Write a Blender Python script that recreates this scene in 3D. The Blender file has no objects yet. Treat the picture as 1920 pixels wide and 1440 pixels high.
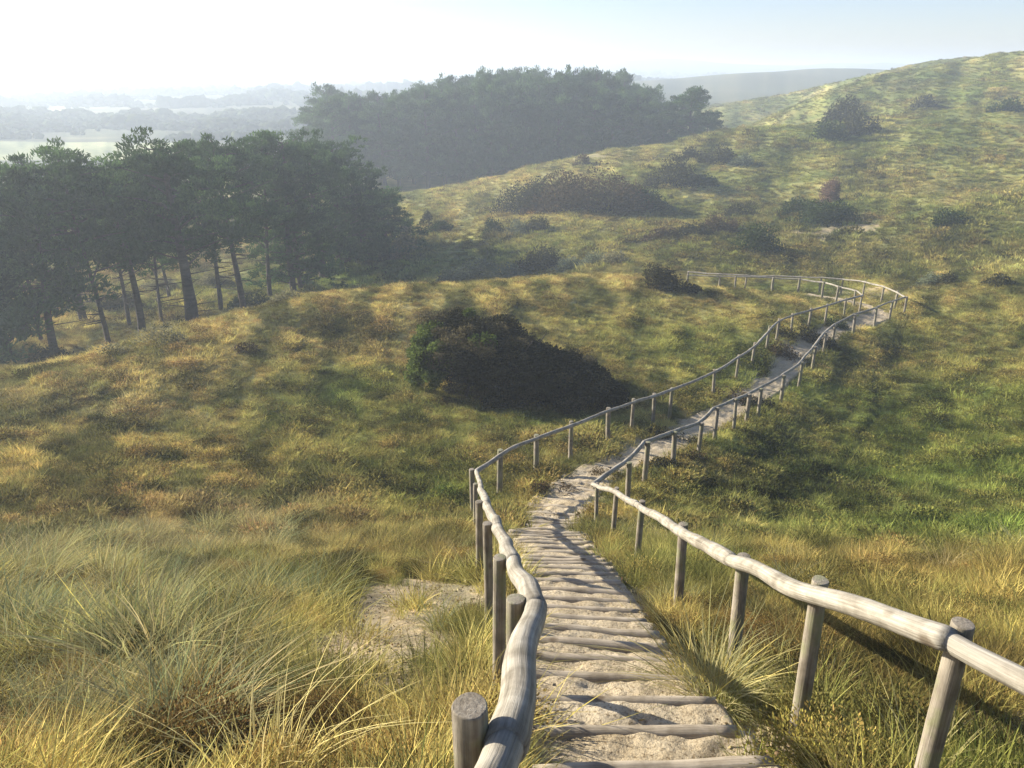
import bpy, math, random
import numpy as np
from mathutils import Vector, Matrix

# ------------------------------------------------------------------ camera, sky, sun
sc = bpy.context.scene
TH = math.radians(21.7); CT, ST = math.cos(TH), math.sin(TH); F = 1480.0
SUN_AZ, SUN_EL = math.radians(-66), math.radians(22)
cam_d = bpy.data.cameras.new('camera'); cam = bpy.data.objects.new('camera', cam_d)
sc.collection.objects.link(cam); sc.camera = cam
cam_d.sensor_width = 36; cam_d.lens = F / 1920 * 36
cam_d.clip_start = 0.05; cam_d.clip_end = 12000
cam.location = (0, 0, 0); cam.rotation_euler = (math.pi / 2 - TH, 0, 0)

W = bpy.data.worlds.new("World"); sc.world = W; W.use_nodes = True
nt = W.node_tree; nt.nodes.clear()
out = nt.nodes.new('ShaderNodeOutputWorld'); bg = nt.nodes.new('ShaderNodeBackground')
sky = nt.nodes.new('ShaderNodeTexSky'); sky.sky_type = 'NISHITA'; sky.sun_disc = False
sky.sun_elevation = SUN_EL; sky.sun_rotation = SUN_AZ
sky.air_density = 1.0; sky.dust_density = 0.7; sky.ozone_density = 2.0; sky.altitude = 0
tint = nt.nodes.new('ShaderNodeMix'); tint.data_type = 'RGBA'; tint.blend_type = 'MULTIPLY'; tint.inputs[0].default_value = 1; tint.inputs[7].default_value = (.93, .93, 1.14, 1)
nt.links.new(sky.outputs[0], tint.inputs[6]); nt.links.new(tint.outputs[2], bg.inputs[0]); bg.inputs[1].default_value = 0.068
nt.links.new(bg.outputs[0], out.inputs[0])

sd = bpy.data.lights.new('sun', 'SUN'); sun = bpy.data.objects.new('sun', sd); sc.collection.objects.link(sun)
sd.energy = 5.0; sd.angle = math.radians(0.6); sd.color = (1.0, 0.93, 0.82)
sdir = Vector((math.sin(SUN_AZ) * math.cos(SUN_EL), math.cos(SUN_AZ) * math.cos(SUN_EL), math.sin(SUN_EL)))
sun.rotation_euler = sdir.to_track_quat('Z', 'Y').to_euler(); sun.location = (-30, 20, 30)

sc.view_settings.view_transform = 'Standard'; sc.view_settings.look = 'None'
sc.view_settings.exposure = 1.42; sc.view_settings.gamma = 1.0
sc.render.engine = 'CYCLES'
sc.cycles.use_denoising = True
sc.cycles.max_bounces = 6; sc.cycles.diffuse_bounces = 3; sc.cycles.transmission_bounces = 4
sc.cycles.transparent_max_bounces = 8; sc.cycles.volume_bounces = 1
sc.cycles.sample_clamp_indirect = 6
HAZE_DENSITY = 0.0016

rng = np.random.default_rng(7); random.seed(7)

# ------------------------------------------------------------------ helpers
def px_dir(u, v):
    dx = (u - 960) / F; dy = (720 - v) / F
    return dx, CT + dy * ST, -ST + dy * CT
def P(u, v, Y):
    a, b, c = px_dir(u, v); return np.array([a / b * Y, Y, c / b * Y])
def PX(u, Y, z):
    return np.array([(u - 960) / F * (Y * CT - z * ST), Y, z])

def _hash(ix, iy, seed):
    h = (ix.astype(np.int64) * 374761393 + iy.astype(np.int64) * 668265263 + seed * 974634777) & 0xFFFFFFFF
    h = ((h ^ (h >> 13)) * 1274126177) & 0xFFFFFFFF
    h = (h ^ (h >> 16)) & 0xFFFFFFFF
    return h / 4294967295.0
def vnoise(x, y, seed=0):
    x = np.asarray(x, float); y = np.asarray(y, float)
    ix = np.floor(x); iy = np.floor(y); fx = x - ix; fy = y - iy
    fx = fx * fx * fx * (fx * (fx * 6 - 15) + 10); fy = fy * fy * fy * (fy * (fy * 6 - 15) + 10)
    a = _hash(ix, iy, seed); b = _hash(ix + 1, iy, seed); c = _hash(ix, iy + 1, seed); d = _hash(ix + 1, iy + 1, seed)
    return (a * (1 - fx) + b * fx) * (1 - fy) + (c * (1 - fx) + d * fx) * fy
def fbm(x, y, seed=0, octv=4, gain=0.5):
    s = 0; a = 1; t = 0
    x = np.asarray(x, float); y = np.asarray(y, float)
    for o in range(octv):
        xr = x * 0.8 - y * 0.6 + 13.7 * o; yr = x * 0.6 + y * 0.8 - 7.1 * o
        s = s + a * (vnoise(xr, yr, seed + o) * 2 - 1); t += a; a *= gain
        x = xr * 2.03; y = yr * 2.03
    return s / t
def sstep(a, b, x):
    t = np.clip((np.asarray(x, float) - a) / (b - a), 0, 1); return t * t * (3 - 2 * t)

# ------------------------------------------------------------------ fence lines (points of the handrails)
RIGHT = [(2480, 1640, 1.15), (2060, 1365, 1.75), (1770, 1196, 2.21), (1505, 1108, 2.95), (1370, 1050, 4.1), (1265, 990, 5.8),
         (1193, 945, 8.4), (1147, 921, 10.1), (1112, 908, 11.7), (1172, 868, 13), (1207, 830, 14.5), (1258, 812, 16),
         (1310, 793, 17.5), (1340, 765, 19), (1375, 750, 20.3), (1400, 740, 21.2), (1422, 730, 22), (1465, 705, 24),
         (1500, 680, 26), (1525, 651, 28), (1545, 624, 30), (1562, 610, 31), (1600, 590, 33), (1640, 578, 34.5),
         (1670, 566, 36), (1697, 557, 37), (1680, 547, 38.5), (1655, 537, 40), (1620, 528, 41.5), (1580, 524, 42.5),
         (1540, 521, 43), (1500, 519.5, 43.5), (1450, 518, 44), (1400, 516.5, 44.4), (1350, 514, 45), (1290, 510, 46)]
LEFT = [(800, 1750, 1.0), (950, 1390, 1.5), (1004, 1138, 2.6), (962, 1052, 3.4), (932, 990, 4.75), (912, 945, 6.9), (900, 910, 11.2),
        (893, 884, 13), (945, 848, 14), (1012, 820, 15), (1077, 795, 16), (1147, 770, 17.5), (1193, 752, 18.8), (1232, 742, 19.8),
        (1265, 730, 20.8), (1345, 695, 23.5), (1390, 668, 25.5), (1420, 645, 27), (1447, 613, 29), (1465, 600, 30.3),
        (1490, 590, 31), (1525, 580, 32.5), (1555, 572, 33.5), (1590, 561, 35), (1620, 554, 36.3), (1607, 546, 38),
        (1575, 538, 39), (1547, 530, 40.5), (1500, 524, 41.5), (1450, 521, 42), (1380, 518.5, 42.5), (1290, 516, 43.4)]
Rw = np.array([P(*p) for p in RIGHT]); Lw = np.array([P(*p) for p in LEFT])
RAIL_H = 0.90

# ------------------------------------------------------------------ terrain control points
ctl = []
for w_ in list(Rw[2:]) + list(Lw[2:]):
    ctl.append(w_ - np.array([0, 0, RAIL_H]))
cp = [  # (u, v, Y) points seen in the photograph
 (0,900,13),(0,800,17),(0,705,21),(250,650,24.5),(400,600,27.5),(550,562,31),(750,540,35),(950,530,38.5),(1150,517,42),(1300,538,41),
 (400,900,14),(400,750,20),(650,750,20.5),(650,900,14.5),(650,640,26.5),(950,762,20.5),(1150,650,28),(200,1000,10.5),(600,1050,9.0),
 (1000,500+145,27),(850,1000,10.6),(1300,600,33),
 (1920,1100,6.9),(1920,1000,11.8),(1920,850,18.3),(1920,700,26),(1920,600,33),(1920,520,41),(1600,1000,12.6),(1600,850,19.4),
 (1560,760,24.2),(1650,700,27.3),(1750,600,33.5),(1800,540,39.5),(1500,900,16.6),(1400,960,13.5),(1380,860,16.9),
 (700,520,62),(780,470,70),(800,430,78),(760,372,95),(900,345,97),(1000,315,100),(1100,290,104),(1230,262,110),(1330,245,118),
 (1450,215,150),(1600,165,190),(1700,135,185),(1800,118,180),(1920,103,165),(2200,60,160),
 (1350,200,200),(1450,185,225),(1580,172,245),(1400,152,450),
 (1900,500,46),(1900,420,58),(1900,300,85),(1900,200,125),(2150,500,46),(2150,350,70),(2150,200,110),
 (1600,480,54),(1600,400,68),(1600,300,92),(1600,230,130),(1300,480,55),(1300,400,72),(1300,330,88),(1300,290,98),
 (1100,480,60),(1100,430,68),(1000,430,70),(1060,400,75),(900,420,77),(1000,525,55),(850,525,56),(1150,500,52),(1450,480,55),(1450,400,69),
]
for c in cp: ctl.append(P(*c))
cz = [  # (u, Y, z) hidden or inferred ground
 (0,27,-11.3),(0,38,-13.6),(250,31,-11.9),(250,42,-14),(400,35,-12.3),(400,45,-14.3),(550,40,-12.6),(550,55,-15),(750,45,-13.3),(750,58,-15.3),
 (950,47,-13.0),(1150,47,-11.9),(1300,49,-12.3),(-300,25,-11),(-300,40,-13.5),(-800,20,-10),
 (760,110,-16),(900,112,-16),(1000,118,-16),(1100,125,-16),(1230,135,-16),(1330,150,-15),(1000,150,-16),(1150,170,-16),(700,130,-16),(700,170,-16),
 (1400,170,-11),(1500,185,-9.5),(1700,250,-7),(1900,250,-4),(2200,250,-4),
 (0,80,-15.5),(300,80,-15.5),(500,85,-15.7),(0,180,-16),(-600,180,-16),(400,180,-16),(700,260,-16),(0,340,-16.5),(500,340,-16.5),(900,340,-15),
 (-600,700,-17),(200,700,-17),(900,700,-16),(1300,700,-12),(1700,600,-9),(2300,600,-8),(0,1600,-17),(900,1600,-16),(1500,1400,-14),(2200,1500,-12),
 (0,4500,-17),(960,4500,-17),(1920,4500,-17),(-800,4500,-17),(2700,4500,-17),(-600,80,-15),(1150,230,-14),
]
for c in cz: ctl.append(PX(*c))
wp = [(-3,1,-2.0),(-2.2,3,-3.05),(-6,3,-3.0),(-5,6,-4.6),(-9,9,-5.9),(-4,10,-6.6),(2,0,-1.7),(-2,0,-1.55),(0,-3,-.2),(-6,-3,-.4),(6,-3,-.6),
      (0,0.2,-1.68),(3,3,-3.2),(5,1,-2.3),(9,4,-4.2),(9,0,-2.2),(-9,1,-2.0),(-14,6,-4.5),(-20,13,-7.6),(16,8,-6.2),(20,12,-8),(0.6,1.5,-2.35)]
for c in wp: ctl.append(np.array(c, float))
ctl = np.array(ctl)
def warp(x, y):
    yy = np.maximum(y, -3) + 6.0
    return np.log(yy) * 1.6, np.clip(x / yy, -1.6, 1.6)
cs, ct_ = warp(ctl[:, 0], ctl[:, 1])
def kern(r2): return np.where(r2 > 1e-12, 0.5 * r2 * np.log(np.maximum(r2, 1e-12)), 0)
n = len(ctl)
K = kern((cs[:, None] - cs[None]) ** 2 + (ct_[:, None] - ct_[None]) ** 2) + np.eye(n) * 2e-4
A = np.zeros((n + 3, n + 3)); A[:n, :n] = K
Q = np.stack([np.ones(n), cs, ct_], 1); A[:n, n:] = Q; A[n:, :n] = Q.T
sol = np.linalg.solve(A, np.concatenate([ctl[:, 2], np.zeros(3)]))

# path centreline
def resample(pts, step):
    pts = np.asarray(pts); d = np.r_[0, np.cumsum(np.linalg.norm(np.diff(pts, axis=0), axis=1))]
    s = np.linspace(0, d[-1], max(2, int(d[-1] / step) + 1))
    return np.stack([np.interp(s, d, pts[:, k]) for k in range(pts.shape[1])], 1)
def smooth(pts, it=3):
    p = np.array(pts)
    for _ in range(it):
        q = p.copy(); q[1:-1] = 0.25 * p[:-2] + 0.5 * p[1:-1] + 0.25 * p[2:]; p = q
    return p
Ls = Lw[:, :2]; Rs = Rw[:, :2]
def seg(pts, y0, y1, turn):   # outbound part (before turning back)
    return pts
pairs = [((-.3,-1.5),(1.9,-1.5)),((-.1,.9),(1.7,1.1))]
iL = 2; iR = 2
cl = [(.55, -1.5), (.58, .6)]
for yq in [1.6,2.6,3.4,4.75,6.9,9,11.2]:
    xl = np.interp(yq, Lw[:7, 1], Lw[:7, 0]); xr = np.interp(yq, Rw[:9, 1], Rw[:9, 0])
    cl.append((0.5 * xl + 0.5 * xr + float(np.interp(yq, [2, 3.5, 5, 8], [-.17, -.14, -.04, .05])), yq))
def mid(a, b, w=.5): return tuple(Lw[a, :2] * (1 - w) + Rw[b, :2] * w)
cl += [mid(7, 9, .55), mid(9, 10), mid(10, 12), mid(12, 14), mid(14, 17), mid(16, 18), mid(17, 19), mid(18, 20), mid(21, 22), mid(23, 23), mid(24, 25), mid(25, 26), mid(26, 28), mid(28, 30), mid(29, 32), mid(31, 35)]
cl = smooth(resample(cl, .25), 6)
CL = resample(cl, 0.12)
CLd = np.r_[0, np.cumsum(np.linalg.norm(np.diff(CL, axis=0), axis=1))]
tang = np.gradient(CL, axis=0); tang /= np.linalg.norm(tang, axis=1)[:, None]
norm_r = np.stack([tang[:, 1], -tang[:, 0]], 1)      # to the right
def path_dist(x, y):
    """signed distance to the centreline (positive on the right) and position along it, for near points"""
    x = np.asarray(x, float).ravel(); y = np.asarray(y, float).ravel()
    d = np.full(x.shape, 99.0); sgn = np.ones(x.shape); al = np.zeros(x.shape)
    m = (y > -4) & (y < 52) & (x > -8) & (x < 32)
    idx = np.where(m)[0]
    for k in range(0, len(idx), 20000):
        ii = idx[k:k + 20000]
        dd = (x[ii, None] - CL[None, ::2, 0]) ** 2 + (y[ii, None] - CL[None, ::2, 1]) ** 2
        j = dd.argmin(1) * 2
        d[ii] = np.sqrt(dd.min(1)); al[ii] = CLd[j]
        sgn[ii] = np.sign((x[ii] - CL[j, 0]) * norm_r[j, 0] + (y[ii] - CL[j, 1]) * norm_r[j, 1])
    return d, sgn, al
def H0(x, y):
    x = np.asarray(x, float).ravel(); y = np.asarray(y, float).ravel(); o = np.empty(x.shape)
    for k in range(0, len(x), 20000):
        s, t = warp(x[k:k + 20000], y[k:k + 20000])
        r2 = (s[:, None] - cs[None]) ** 2 + (t[:, None] - ct_[None]) ** 2
        o[k:k + 20000] = kern(r2) @ sol[:n] + sol[n] + sol[n + 1] * s + sol[n + 2] * t
    return o
def H1(x, y):
    """terrain without the path bed"""
    x = np.asarray(x, float).ravel(); y = np.asarray(y, float).ravel()
    z = H0(x, y)
    D = np.hypot(x, y); far = sstep(40, 90, D); vf = sstep(200, 500, D)
    z += fbm(x / 2.2, y / 2.2, 3, 3) * 0.02 * (1 - far) * sstep(0, 3, D)
    z += fbm(x / .45, y / .4, 13, 2) * 0.06 * sstep(4, 10, D) * (1 - sstep(60, 110, D))
    z += fbm(x / 9.0, y / 9.0, 9, 2) * 0.05 * sstep(6, 16, D) * (1 - vf)
    right = sstep(-0.05, .15, x / np.maximum(y, 1))
    z += fbm(x / 24.0, y / 24.0, 21, 4) * 1.8 * far * (1 - vf) * (.25 + .75 * right)
    z += fbm(x / 8.0, y / 8.0, 33, 3) * .5 * far * (1 - vf) * right
    z += np.maximum(0, fbm(x / 170.0, y / 170.0, 41, 3) + .05) * 9 * vf * (.2 + .8 * right)
    # far low ridge of dunes on the horizon
    z += 29 * np.exp(-((y - 1250 - 0.25 * x) / 190) ** 2) * sstep(-420, -250, x) * (0.9 + .12 * fbm(x / 240, y / 400, 55, 3)) * (1 - .32 * sstep(100, 700, x))
    return z
def H(x, y):
    shp = np.shape(x)
    z = H1(x, y); d, s, al = path_dist(x, y)
    yy = np.asarray(y, float).ravel()
    # bank dropping away on the right of the sandy path beyond the stairs
    right = (s > 0) & (yy > 12)
    amt = sstep(12, 17, yy) * (1 - sstep(30, 36, yy)) * .25
    z = z - np.where(right, sstep(.95, 2.3, d) * (1 - sstep(3.0, 9, d)) * amt, 0)
    z = z - (1 - sstep(.36, .58, d)) * .13
    return z.reshape(shp)
def hit(u, v, y0=1.5, y1=420):
    ys = np.exp(np.linspace(math.log(y0), math.log(y1), 900)); a, b, c = px_dir(u, v)
    g = c / b * ys - H(a / b * ys, ys)
    k = np.where(g < 0)[0]
    if len(k) == 0: return P(u, v, y1)
    k = max(k[0], 1); t = g[k - 1] / (g[k - 1] - g[k] + 1e-9); Y = ys[k - 1] + (ys[k] - ys[k - 1]) * t
    p = P(u, v, Y); p[2] = H(np.array([p[0]]), np.array([p[1]]))[0]; return p
def px_m(p): return F / (p[1] * CT - p[2] * ST)     # pixels per metre at a point
def gz(x, y): return float(H(np.array([x]), np.array([y]))[0])

# ------------------------------------------------------------------ object helpers
C = sc.collection
def link_mesh(name, verts, faces, mat, parent=None, smooth_=False, attrs=None, loc=None, coll=None):
    me = bpy.data.meshes.new(name)
    verts = np.asarray(verts, np.float32)
    if isinstance(faces, np.ndarray):
        k = faces.shape[1]; me.vertices.add(len(verts)); me.vertices.foreach_set('co', verts.ravel())
        me.loops.add(faces.size); me.loops.foreach_set('vertex_index', faces.astype(np.int32).ravel())
        me.polygons.add(len(faces)); me.polygons.foreach_set('loop_start', np.arange(0, faces.size, k, dtype=np.int32))
        me.update(calc_edges=True)
    else:
        me.from_pydata([tuple(v) for v in verts.tolist()], [], [tuple(f) for f in faces])
    if attrs:
        for an, (ty, arr) in attrs.items():
            at = me.attributes.new(an, ty, 'POINT')
            at.data.foreach_set('color' if ty == 'FLOAT_COLOR' else ('vector' if ty == 'FLOAT_VECTOR' else 'value'), np.asarray(arr, np.float32).ravel())
    if smooth_: me.polygons.foreach_set('use_smooth', np.ones(len(me.polygons), bool))
    me.materials.append(mat); me.update()
    o = bpy.data.objects.new(name, me)
    if coll is not None: coll.objects.link(o)
    else: C.objects.link(o)
    if parent: o.parent = parent
    if loc is not None: o.location = loc
    return o
def empty(name, loc=(0, 0, 0), rz=0):
    o = bpy.data.objects.new(name, None); C.objects.link(o); o.location = loc; o.rotation_euler = (0, 0, rz)
    o.empty_display_size = .3; return o
def tag(o, label=None, cat=None, group=None, kind=None):
    if label: o['label'] = label
    if cat: o['category'] = cat
    if group: o['group'] = group
    if kind: o['kind'] = kind
    return o

# ------------------------------------------------------------------ materials
class NT:
    def __init__(s, m): s.t = m.node_tree; s.t.nodes.clear()
    def n(s, ty, **kw):
        nd = s.t.nodes.new(ty)
        for k, v in kw.items():
            if k.startswith('i_'):
                key = k[2:]; key = int(key) if key.isdigit() else key.replace('_', ' ')
                nd.inputs[key].default_value = v
            else: setattr(nd, k, v)
        return nd
    def l(s, a, b): s.t.links.new(a, b)
def new_mat(name):
    m = bpy.data.materials.new(name); m.use_nodes = True; return m, NT(m)
def ramp(N, stops, interp='LINEAR'):
    r = N.n('ShaderNodeValToRGB'); r.color_ramp.interpolation = interp
    while len(r.color_ramp.elements) < len(stops): r.color_ramp.elements.new(.5)
    for e, (p, c) in zip(r.color_ramp.elements, stops): e.position = p; e.color = (*c, 1)
    return r
def noise(N, co, scale, detail=4, rough=.55):
    t = N.n('ShaderNodeTexNoise'); t.inputs['Scale'].default_value = scale; t.inputs['Detail'].default_value = detail
    t.inputs['Roughness'].default_value = rough; N.l(co, t.inputs['Vector']); return t
def mixc(N, a, b, f, mode='MIX'):
    m = N.n('ShaderNodeMix', data_type='RGBA', blend_type=mode)
    for sck, val in ((m.inputs[0], f), (m.inputs[6], a), (m.inputs[7], b)):
        if hasattr(val, 'links'): N.l(val, sck)
        elif isinstance(val, (int, float)): sck.default_value = val
        else: sck.default_value = (*val, 1)
    return m.outputs[2]

# leaf / blade materials -------------------------------------------------------------
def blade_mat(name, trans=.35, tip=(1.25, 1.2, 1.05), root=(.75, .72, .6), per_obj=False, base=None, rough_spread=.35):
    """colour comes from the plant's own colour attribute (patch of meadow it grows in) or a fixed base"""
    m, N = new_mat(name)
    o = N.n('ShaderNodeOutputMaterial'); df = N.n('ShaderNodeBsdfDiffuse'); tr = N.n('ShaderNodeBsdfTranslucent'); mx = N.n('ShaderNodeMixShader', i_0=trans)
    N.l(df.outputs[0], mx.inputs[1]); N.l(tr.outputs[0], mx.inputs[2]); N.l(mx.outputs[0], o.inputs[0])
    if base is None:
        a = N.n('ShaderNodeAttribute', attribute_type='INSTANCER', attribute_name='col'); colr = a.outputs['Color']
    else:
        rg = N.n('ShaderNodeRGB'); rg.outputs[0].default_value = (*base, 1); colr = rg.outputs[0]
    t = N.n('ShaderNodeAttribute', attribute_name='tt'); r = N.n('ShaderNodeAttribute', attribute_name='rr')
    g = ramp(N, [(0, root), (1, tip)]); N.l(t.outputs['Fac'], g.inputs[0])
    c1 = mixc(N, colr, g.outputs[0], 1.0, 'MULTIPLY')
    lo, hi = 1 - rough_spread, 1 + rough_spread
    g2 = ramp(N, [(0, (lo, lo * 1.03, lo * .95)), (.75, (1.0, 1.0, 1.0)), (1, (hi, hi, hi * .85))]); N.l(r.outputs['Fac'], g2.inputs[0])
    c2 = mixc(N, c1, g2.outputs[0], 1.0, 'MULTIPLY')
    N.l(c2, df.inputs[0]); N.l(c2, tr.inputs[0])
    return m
M = {}
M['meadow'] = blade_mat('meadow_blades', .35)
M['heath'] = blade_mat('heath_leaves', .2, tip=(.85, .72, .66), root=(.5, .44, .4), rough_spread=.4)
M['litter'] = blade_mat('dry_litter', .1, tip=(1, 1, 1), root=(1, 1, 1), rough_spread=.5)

def ground_mat():
    m, N = new_mat('dune_ground')
    o = N.n('ShaderNodeOutputMaterial'); b = N.n('ShaderNodeBsdfPrincipled', i_Roughness=.95); N.l(b.outputs[0], o.inputs[0])
    b.inputs['Specular IOR Level'].default_value = .1
    co = N.n('ShaderNodeNewGeometry').outputs['Position']
    a = N.n('ShaderNodeAttribute', attribute_name='col')
    n1 = noise(N, co, 6.0, 6, .7); g1 = ramp(N, [(.3, (.62, .6, .55)), (.5, (1, 1, 1)), (.72, (1.35, 1.3, 1.15))]); N.l(n1.outputs['Fac'], g1.inputs[0])
    n2 = noise(N, co, .9, 6, .65); g2 = ramp(N, [(.35, (.78, .84, .78)), (.65, (1.2, 1.12, 1.05))]); N.l(n2.outputs['Fac'], g2.inputs[0])
    c = mixc(N, a.outputs['Color'], g1.outputs[0], 1.0, 'MULTIPLY'); c = mixc(N, c, g2.outputs[0], 1.0, 'MULTIPLY'); N.l(c, b.inputs['Base Color'])
    n3 = noise(N, co, 14, 5, .7); bp = N.n('ShaderNodeBump', i_Strength=.7, i_Distance=.06); N.l(n3.outputs['Fac'], bp.inputs['Height']); N.l(bp.outputs[0], b.inputs['Normal'])
    return m
M['ground'] = ground_mat()
def sand_mat():
    m, N = new_mat('path_sand')
    o = N.n('ShaderNodeOutputMaterial'); b = N.n('ShaderNodeBsdfPrincipled', i_Roughness=.95); N.l(b.outputs[0], o.inputs[0])
    b.inputs['Specular IOR Level'].default_value = .1
    co = N.n('ShaderNodeNewGeometry').outputs['Position']
    n1 = noise(N, co, 3.0, 6, .65); g1 = ramp(N, [(.3, (.30, .235, .14)), (.5, (.41, .335, .215)), (.7, (.50, .42, .285))]); N.l(n1.outputs['Fac'], g1.inputs[0])
    n2 = noise(N, co, 45, 4, .7); g2 = ramp(N, [(.36, (.5, .45, .38)), (.48, (1, 1, 1)), (.7, (1.12, 1.1, 1.06))]); N.l(n2.outputs['Fac'], g2.inputs[0])
    N.l(mixc(N, g1.outputs[0], g2.outputs[0], 1.0, 'MULTIPLY'), b.inputs['Base Color'])
    n3 = noise(N, co, 30, 5, .7); bp = N.n('ShaderNodeBump', i_Strength=.8, i_Distance=.02); N.l(n3.outputs['Fac'], bp.inputs['Height']); N.l(bp.outputs[0], b.inputs['Normal'])
    return m
M['sand'] = sand_mat()
def wood_mat(name, c0, c1, c2, lichen=None, axis_scale=(75, 75, 2.2), bump=.5):
    m, N = new_mat(name)
    o = N.n('ShaderNodeOutputMaterial'); b = N.n('ShaderNodeBsdfPrincipled', i_Roughness=.82); N.l(b.outputs[0], o.inputs[0])
    b.inputs['Specular IOR Level'].default_value = .25
    at = N.n('ShaderNodeAttribute', attribute_name='uvw').outputs['Vector']      # coordinates running along the log
    mp = N.n('ShaderNodeMapping'); mp.inputs['Scale'].default_value = axis_scale; N.l(at, mp.inputs[0])
    n1 = noise(N, mp.outputs[0], 1.0, 6, .7); g1 = ramp(N, [(.28, c0), (.5, c1), (.75, c2)]); N.l(n1.outputs['Fac'], g1.inputs[0])
    n2 = noise(N, at, 7, 5, .6); g2 = ramp(N, [(.35, (.62, .6, .56)), (.6, (1.08, 1.08, 1.08))]); N.l(n2.outputs['Fac'], g2.inputs[0])
    c = mixc(N, g1.outputs[0], g2.outputs[0], 1.0, 'MULTIPLY')
    vo = N.n('ShaderNodeTexVoronoi'); vo.inputs['Scale'].default_value = 3.3; N.l(at, vo.inputs['Vector'])   # knots
    g4 = ramp(N, [(0, (.35, .3, .25)), (.10, (.55, .5, .45)), (.16, (1, 1, 1))]); N.l(vo.outputs['Distance'], g4.inputs[0])
    c = mixc(N, c, g4.outputs[0], 1.0, 'MULTIPLY')
    if lichen:
        n5 = noise(N, at, 4.5, 4, .6); g5 = ramp(N, [(.5, (0, 0, 0)), (.62, (1, 1, 1))]); N.l(n5.outputs['Fac'], g5.inputs[0])
        mm = N.n('ShaderNodeMath', operation='MULTIPLY'); mm.inputs[1].default_value = .55; N.l(g5.outputs[0], mm.inputs[0])
        c = mixc(N, c, lichen, mm.outputs[0])
    N.l(c, b.inputs['Base Color'])
    bp = N.n('ShaderNodeBump', i_Strength=bump, i_Distance=.012); N.l(n1.outputs['Fac'], bp.inputs['Height']); N.l(bp.outputs[0], b.inputs['Normal'])
    return m
M['rail'] = wood_mat('weathered_rail', (.14, .12, .085), (.29, .26, .20), (.43, .40, .32))
M['post'] = wood_mat('weathered_post', (.13, .105, .075), (.24, .205, .15), (.35, .31, .24), lichen=(.20, .21, .09))
M['stepwood'] = wood_mat('step_wood', (.24, .19, .13), (.36, .30, .21), (.47, .40, .29))
M['bark'] = wood_mat('pine_bark', (.035, .028, .022), (.075, .058, .045), (.13, .10, .075), axis_scale=(6, 6, 1.2))

# ------------------------------------------------------------------ meadow colours (what grows where, plus shade painted into the hollows)
STRAW = np.array((.43, .375, .15)); OCHRE = np.array((.32, .275, .095)); OLIVE = np.array((.225, .235, .065)); GREEN = np.array((.13, .195, .042))
RUST = np.array((.23, .155, .065)); PALE = np.array((.33, .30, .16)); SAND = np.array((.38, .305, .195)); DGREEN = np.array((.05, .07, .025)); GREYG = np.array((.16, .18, .105))
patches = []   # x, y, rx, ry, colour, strength
def patch(u, v, r, col, k=.8, ry=None):
    p = hit(u, v); patches.append((p[0], p[1], r, ry or r, col, k))
for a in [(650,735,2.2,GREEN,1.0,2.6),(980,790,3.5,GREEN,.7,1.2),(560,780,1.8,GREEN,.45,1.5),(820,920,.9,GREEN,.9,1.2),(1750,990,3.2,GREEN,.8,2.2),(1890,1010,2.5,GREEN,.7,2),(1650,880,3.2,GREEN,.55,3),
          (1480,770,1.3,DGREEN,.3,3),(1570,700,1.6,DGREEN,.35,3),(1540,900,1.7,DGREEN,.85,3.2),(1400,920,1.6,DGREEN,.55,2.5),(1850,800,5,OLIVE,.8,4),  # dark green right of the path paints shade of the hollows into the turf
          (1330,640,3,GREEN,.5,3),(1250,600,5,GREEN,.45,4),(1100,600,4,OLIVE,.5,3),(300,850,3.5,OCHRE,.6,2.2),(150,880,3,OCHRE,.5,2),(700,850,3,OLIVE,.5,2),
          (500,600,6,STRAW,.7,3),(900,545,9,STRAW,.7,2.5),(1150,530,9,STRAW,.65,2.2),(200,700,6,STRAW,.5,3),(1350,560,6,STRAW,.6,2.5),(700,580,6,STRAW,.6,3),
          (150,760,3,GREYG,.5,1.2),(330,1030,2.2,PALE,.7,1.6),(480,960,1.8,PALE,.6,1.2),(100,1050,2,PALE,.6,1.6),
          (620,1000,1.3,RUST,.5,1.3),(820,1040,.9,RUST,.6,1.0),(760,960,1.4,OLIVE,.6,1.2),(870,1160,.4,OCHRE,.7,.8),(60,1180,.9,DGREEN,.8,.6),(520,1110,.8,DGREEN,.6,.6),(330,1400,.9,RUST*.8,.85,.35),(100,1430,.5,RUST,.7,.3),(620,1290,.4,DGREEN,.7,.3),(250,1250,.7,DGREEN,.5,.3),(420,1060,.9,OLIVE*.7,.6,.5),(200,960,1.6,RUST,.45,.8),
          (1800,1080,3,RUST,.55,1.3),(1600,1050,1.8,RUST,.5,1),(1850,1130,2,OCHRE,.5,1),(1440,1180,.8,RUST*.8,.85,.8),(1560,1300,.5,RUST*.6,.8,.5),(1700,1260,.7,RUST*.7,.85,.6),(1850,1280,.8,RUST*.8,.8,.6),(1650,1390,.4,DGREEN,.6,.4),(1900,1390,.5,RUST*.6,.8,.4),(1500,1250,.6,DGREEN,.4,.5),
          (700,520,9,GREEN,.9,9),(780,490,9,GREEN,.7,8),(1400,440,7,DGREEN,.6,8),(1200,450,12,OLIVE,.6,8),(1350,420,8,RUST,.35,5),  # the dark green one paints the shaded steep bank of the dip
          (1500,290,18,GREEN,.45,10),(1750,330,22,STRAW,.35,12),(1850,430,14,DGREEN,.35,7),(900,380,10,STRAW,.5,14),(1000,330,9,STRAW,.8,6),(1150,285,10,STRAW,.6,6),
          (1700,470,9,RUST,.3,5),(1650,560,6,STRAW,.5,3)]:
    patch(*a)
sandp = []
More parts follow.
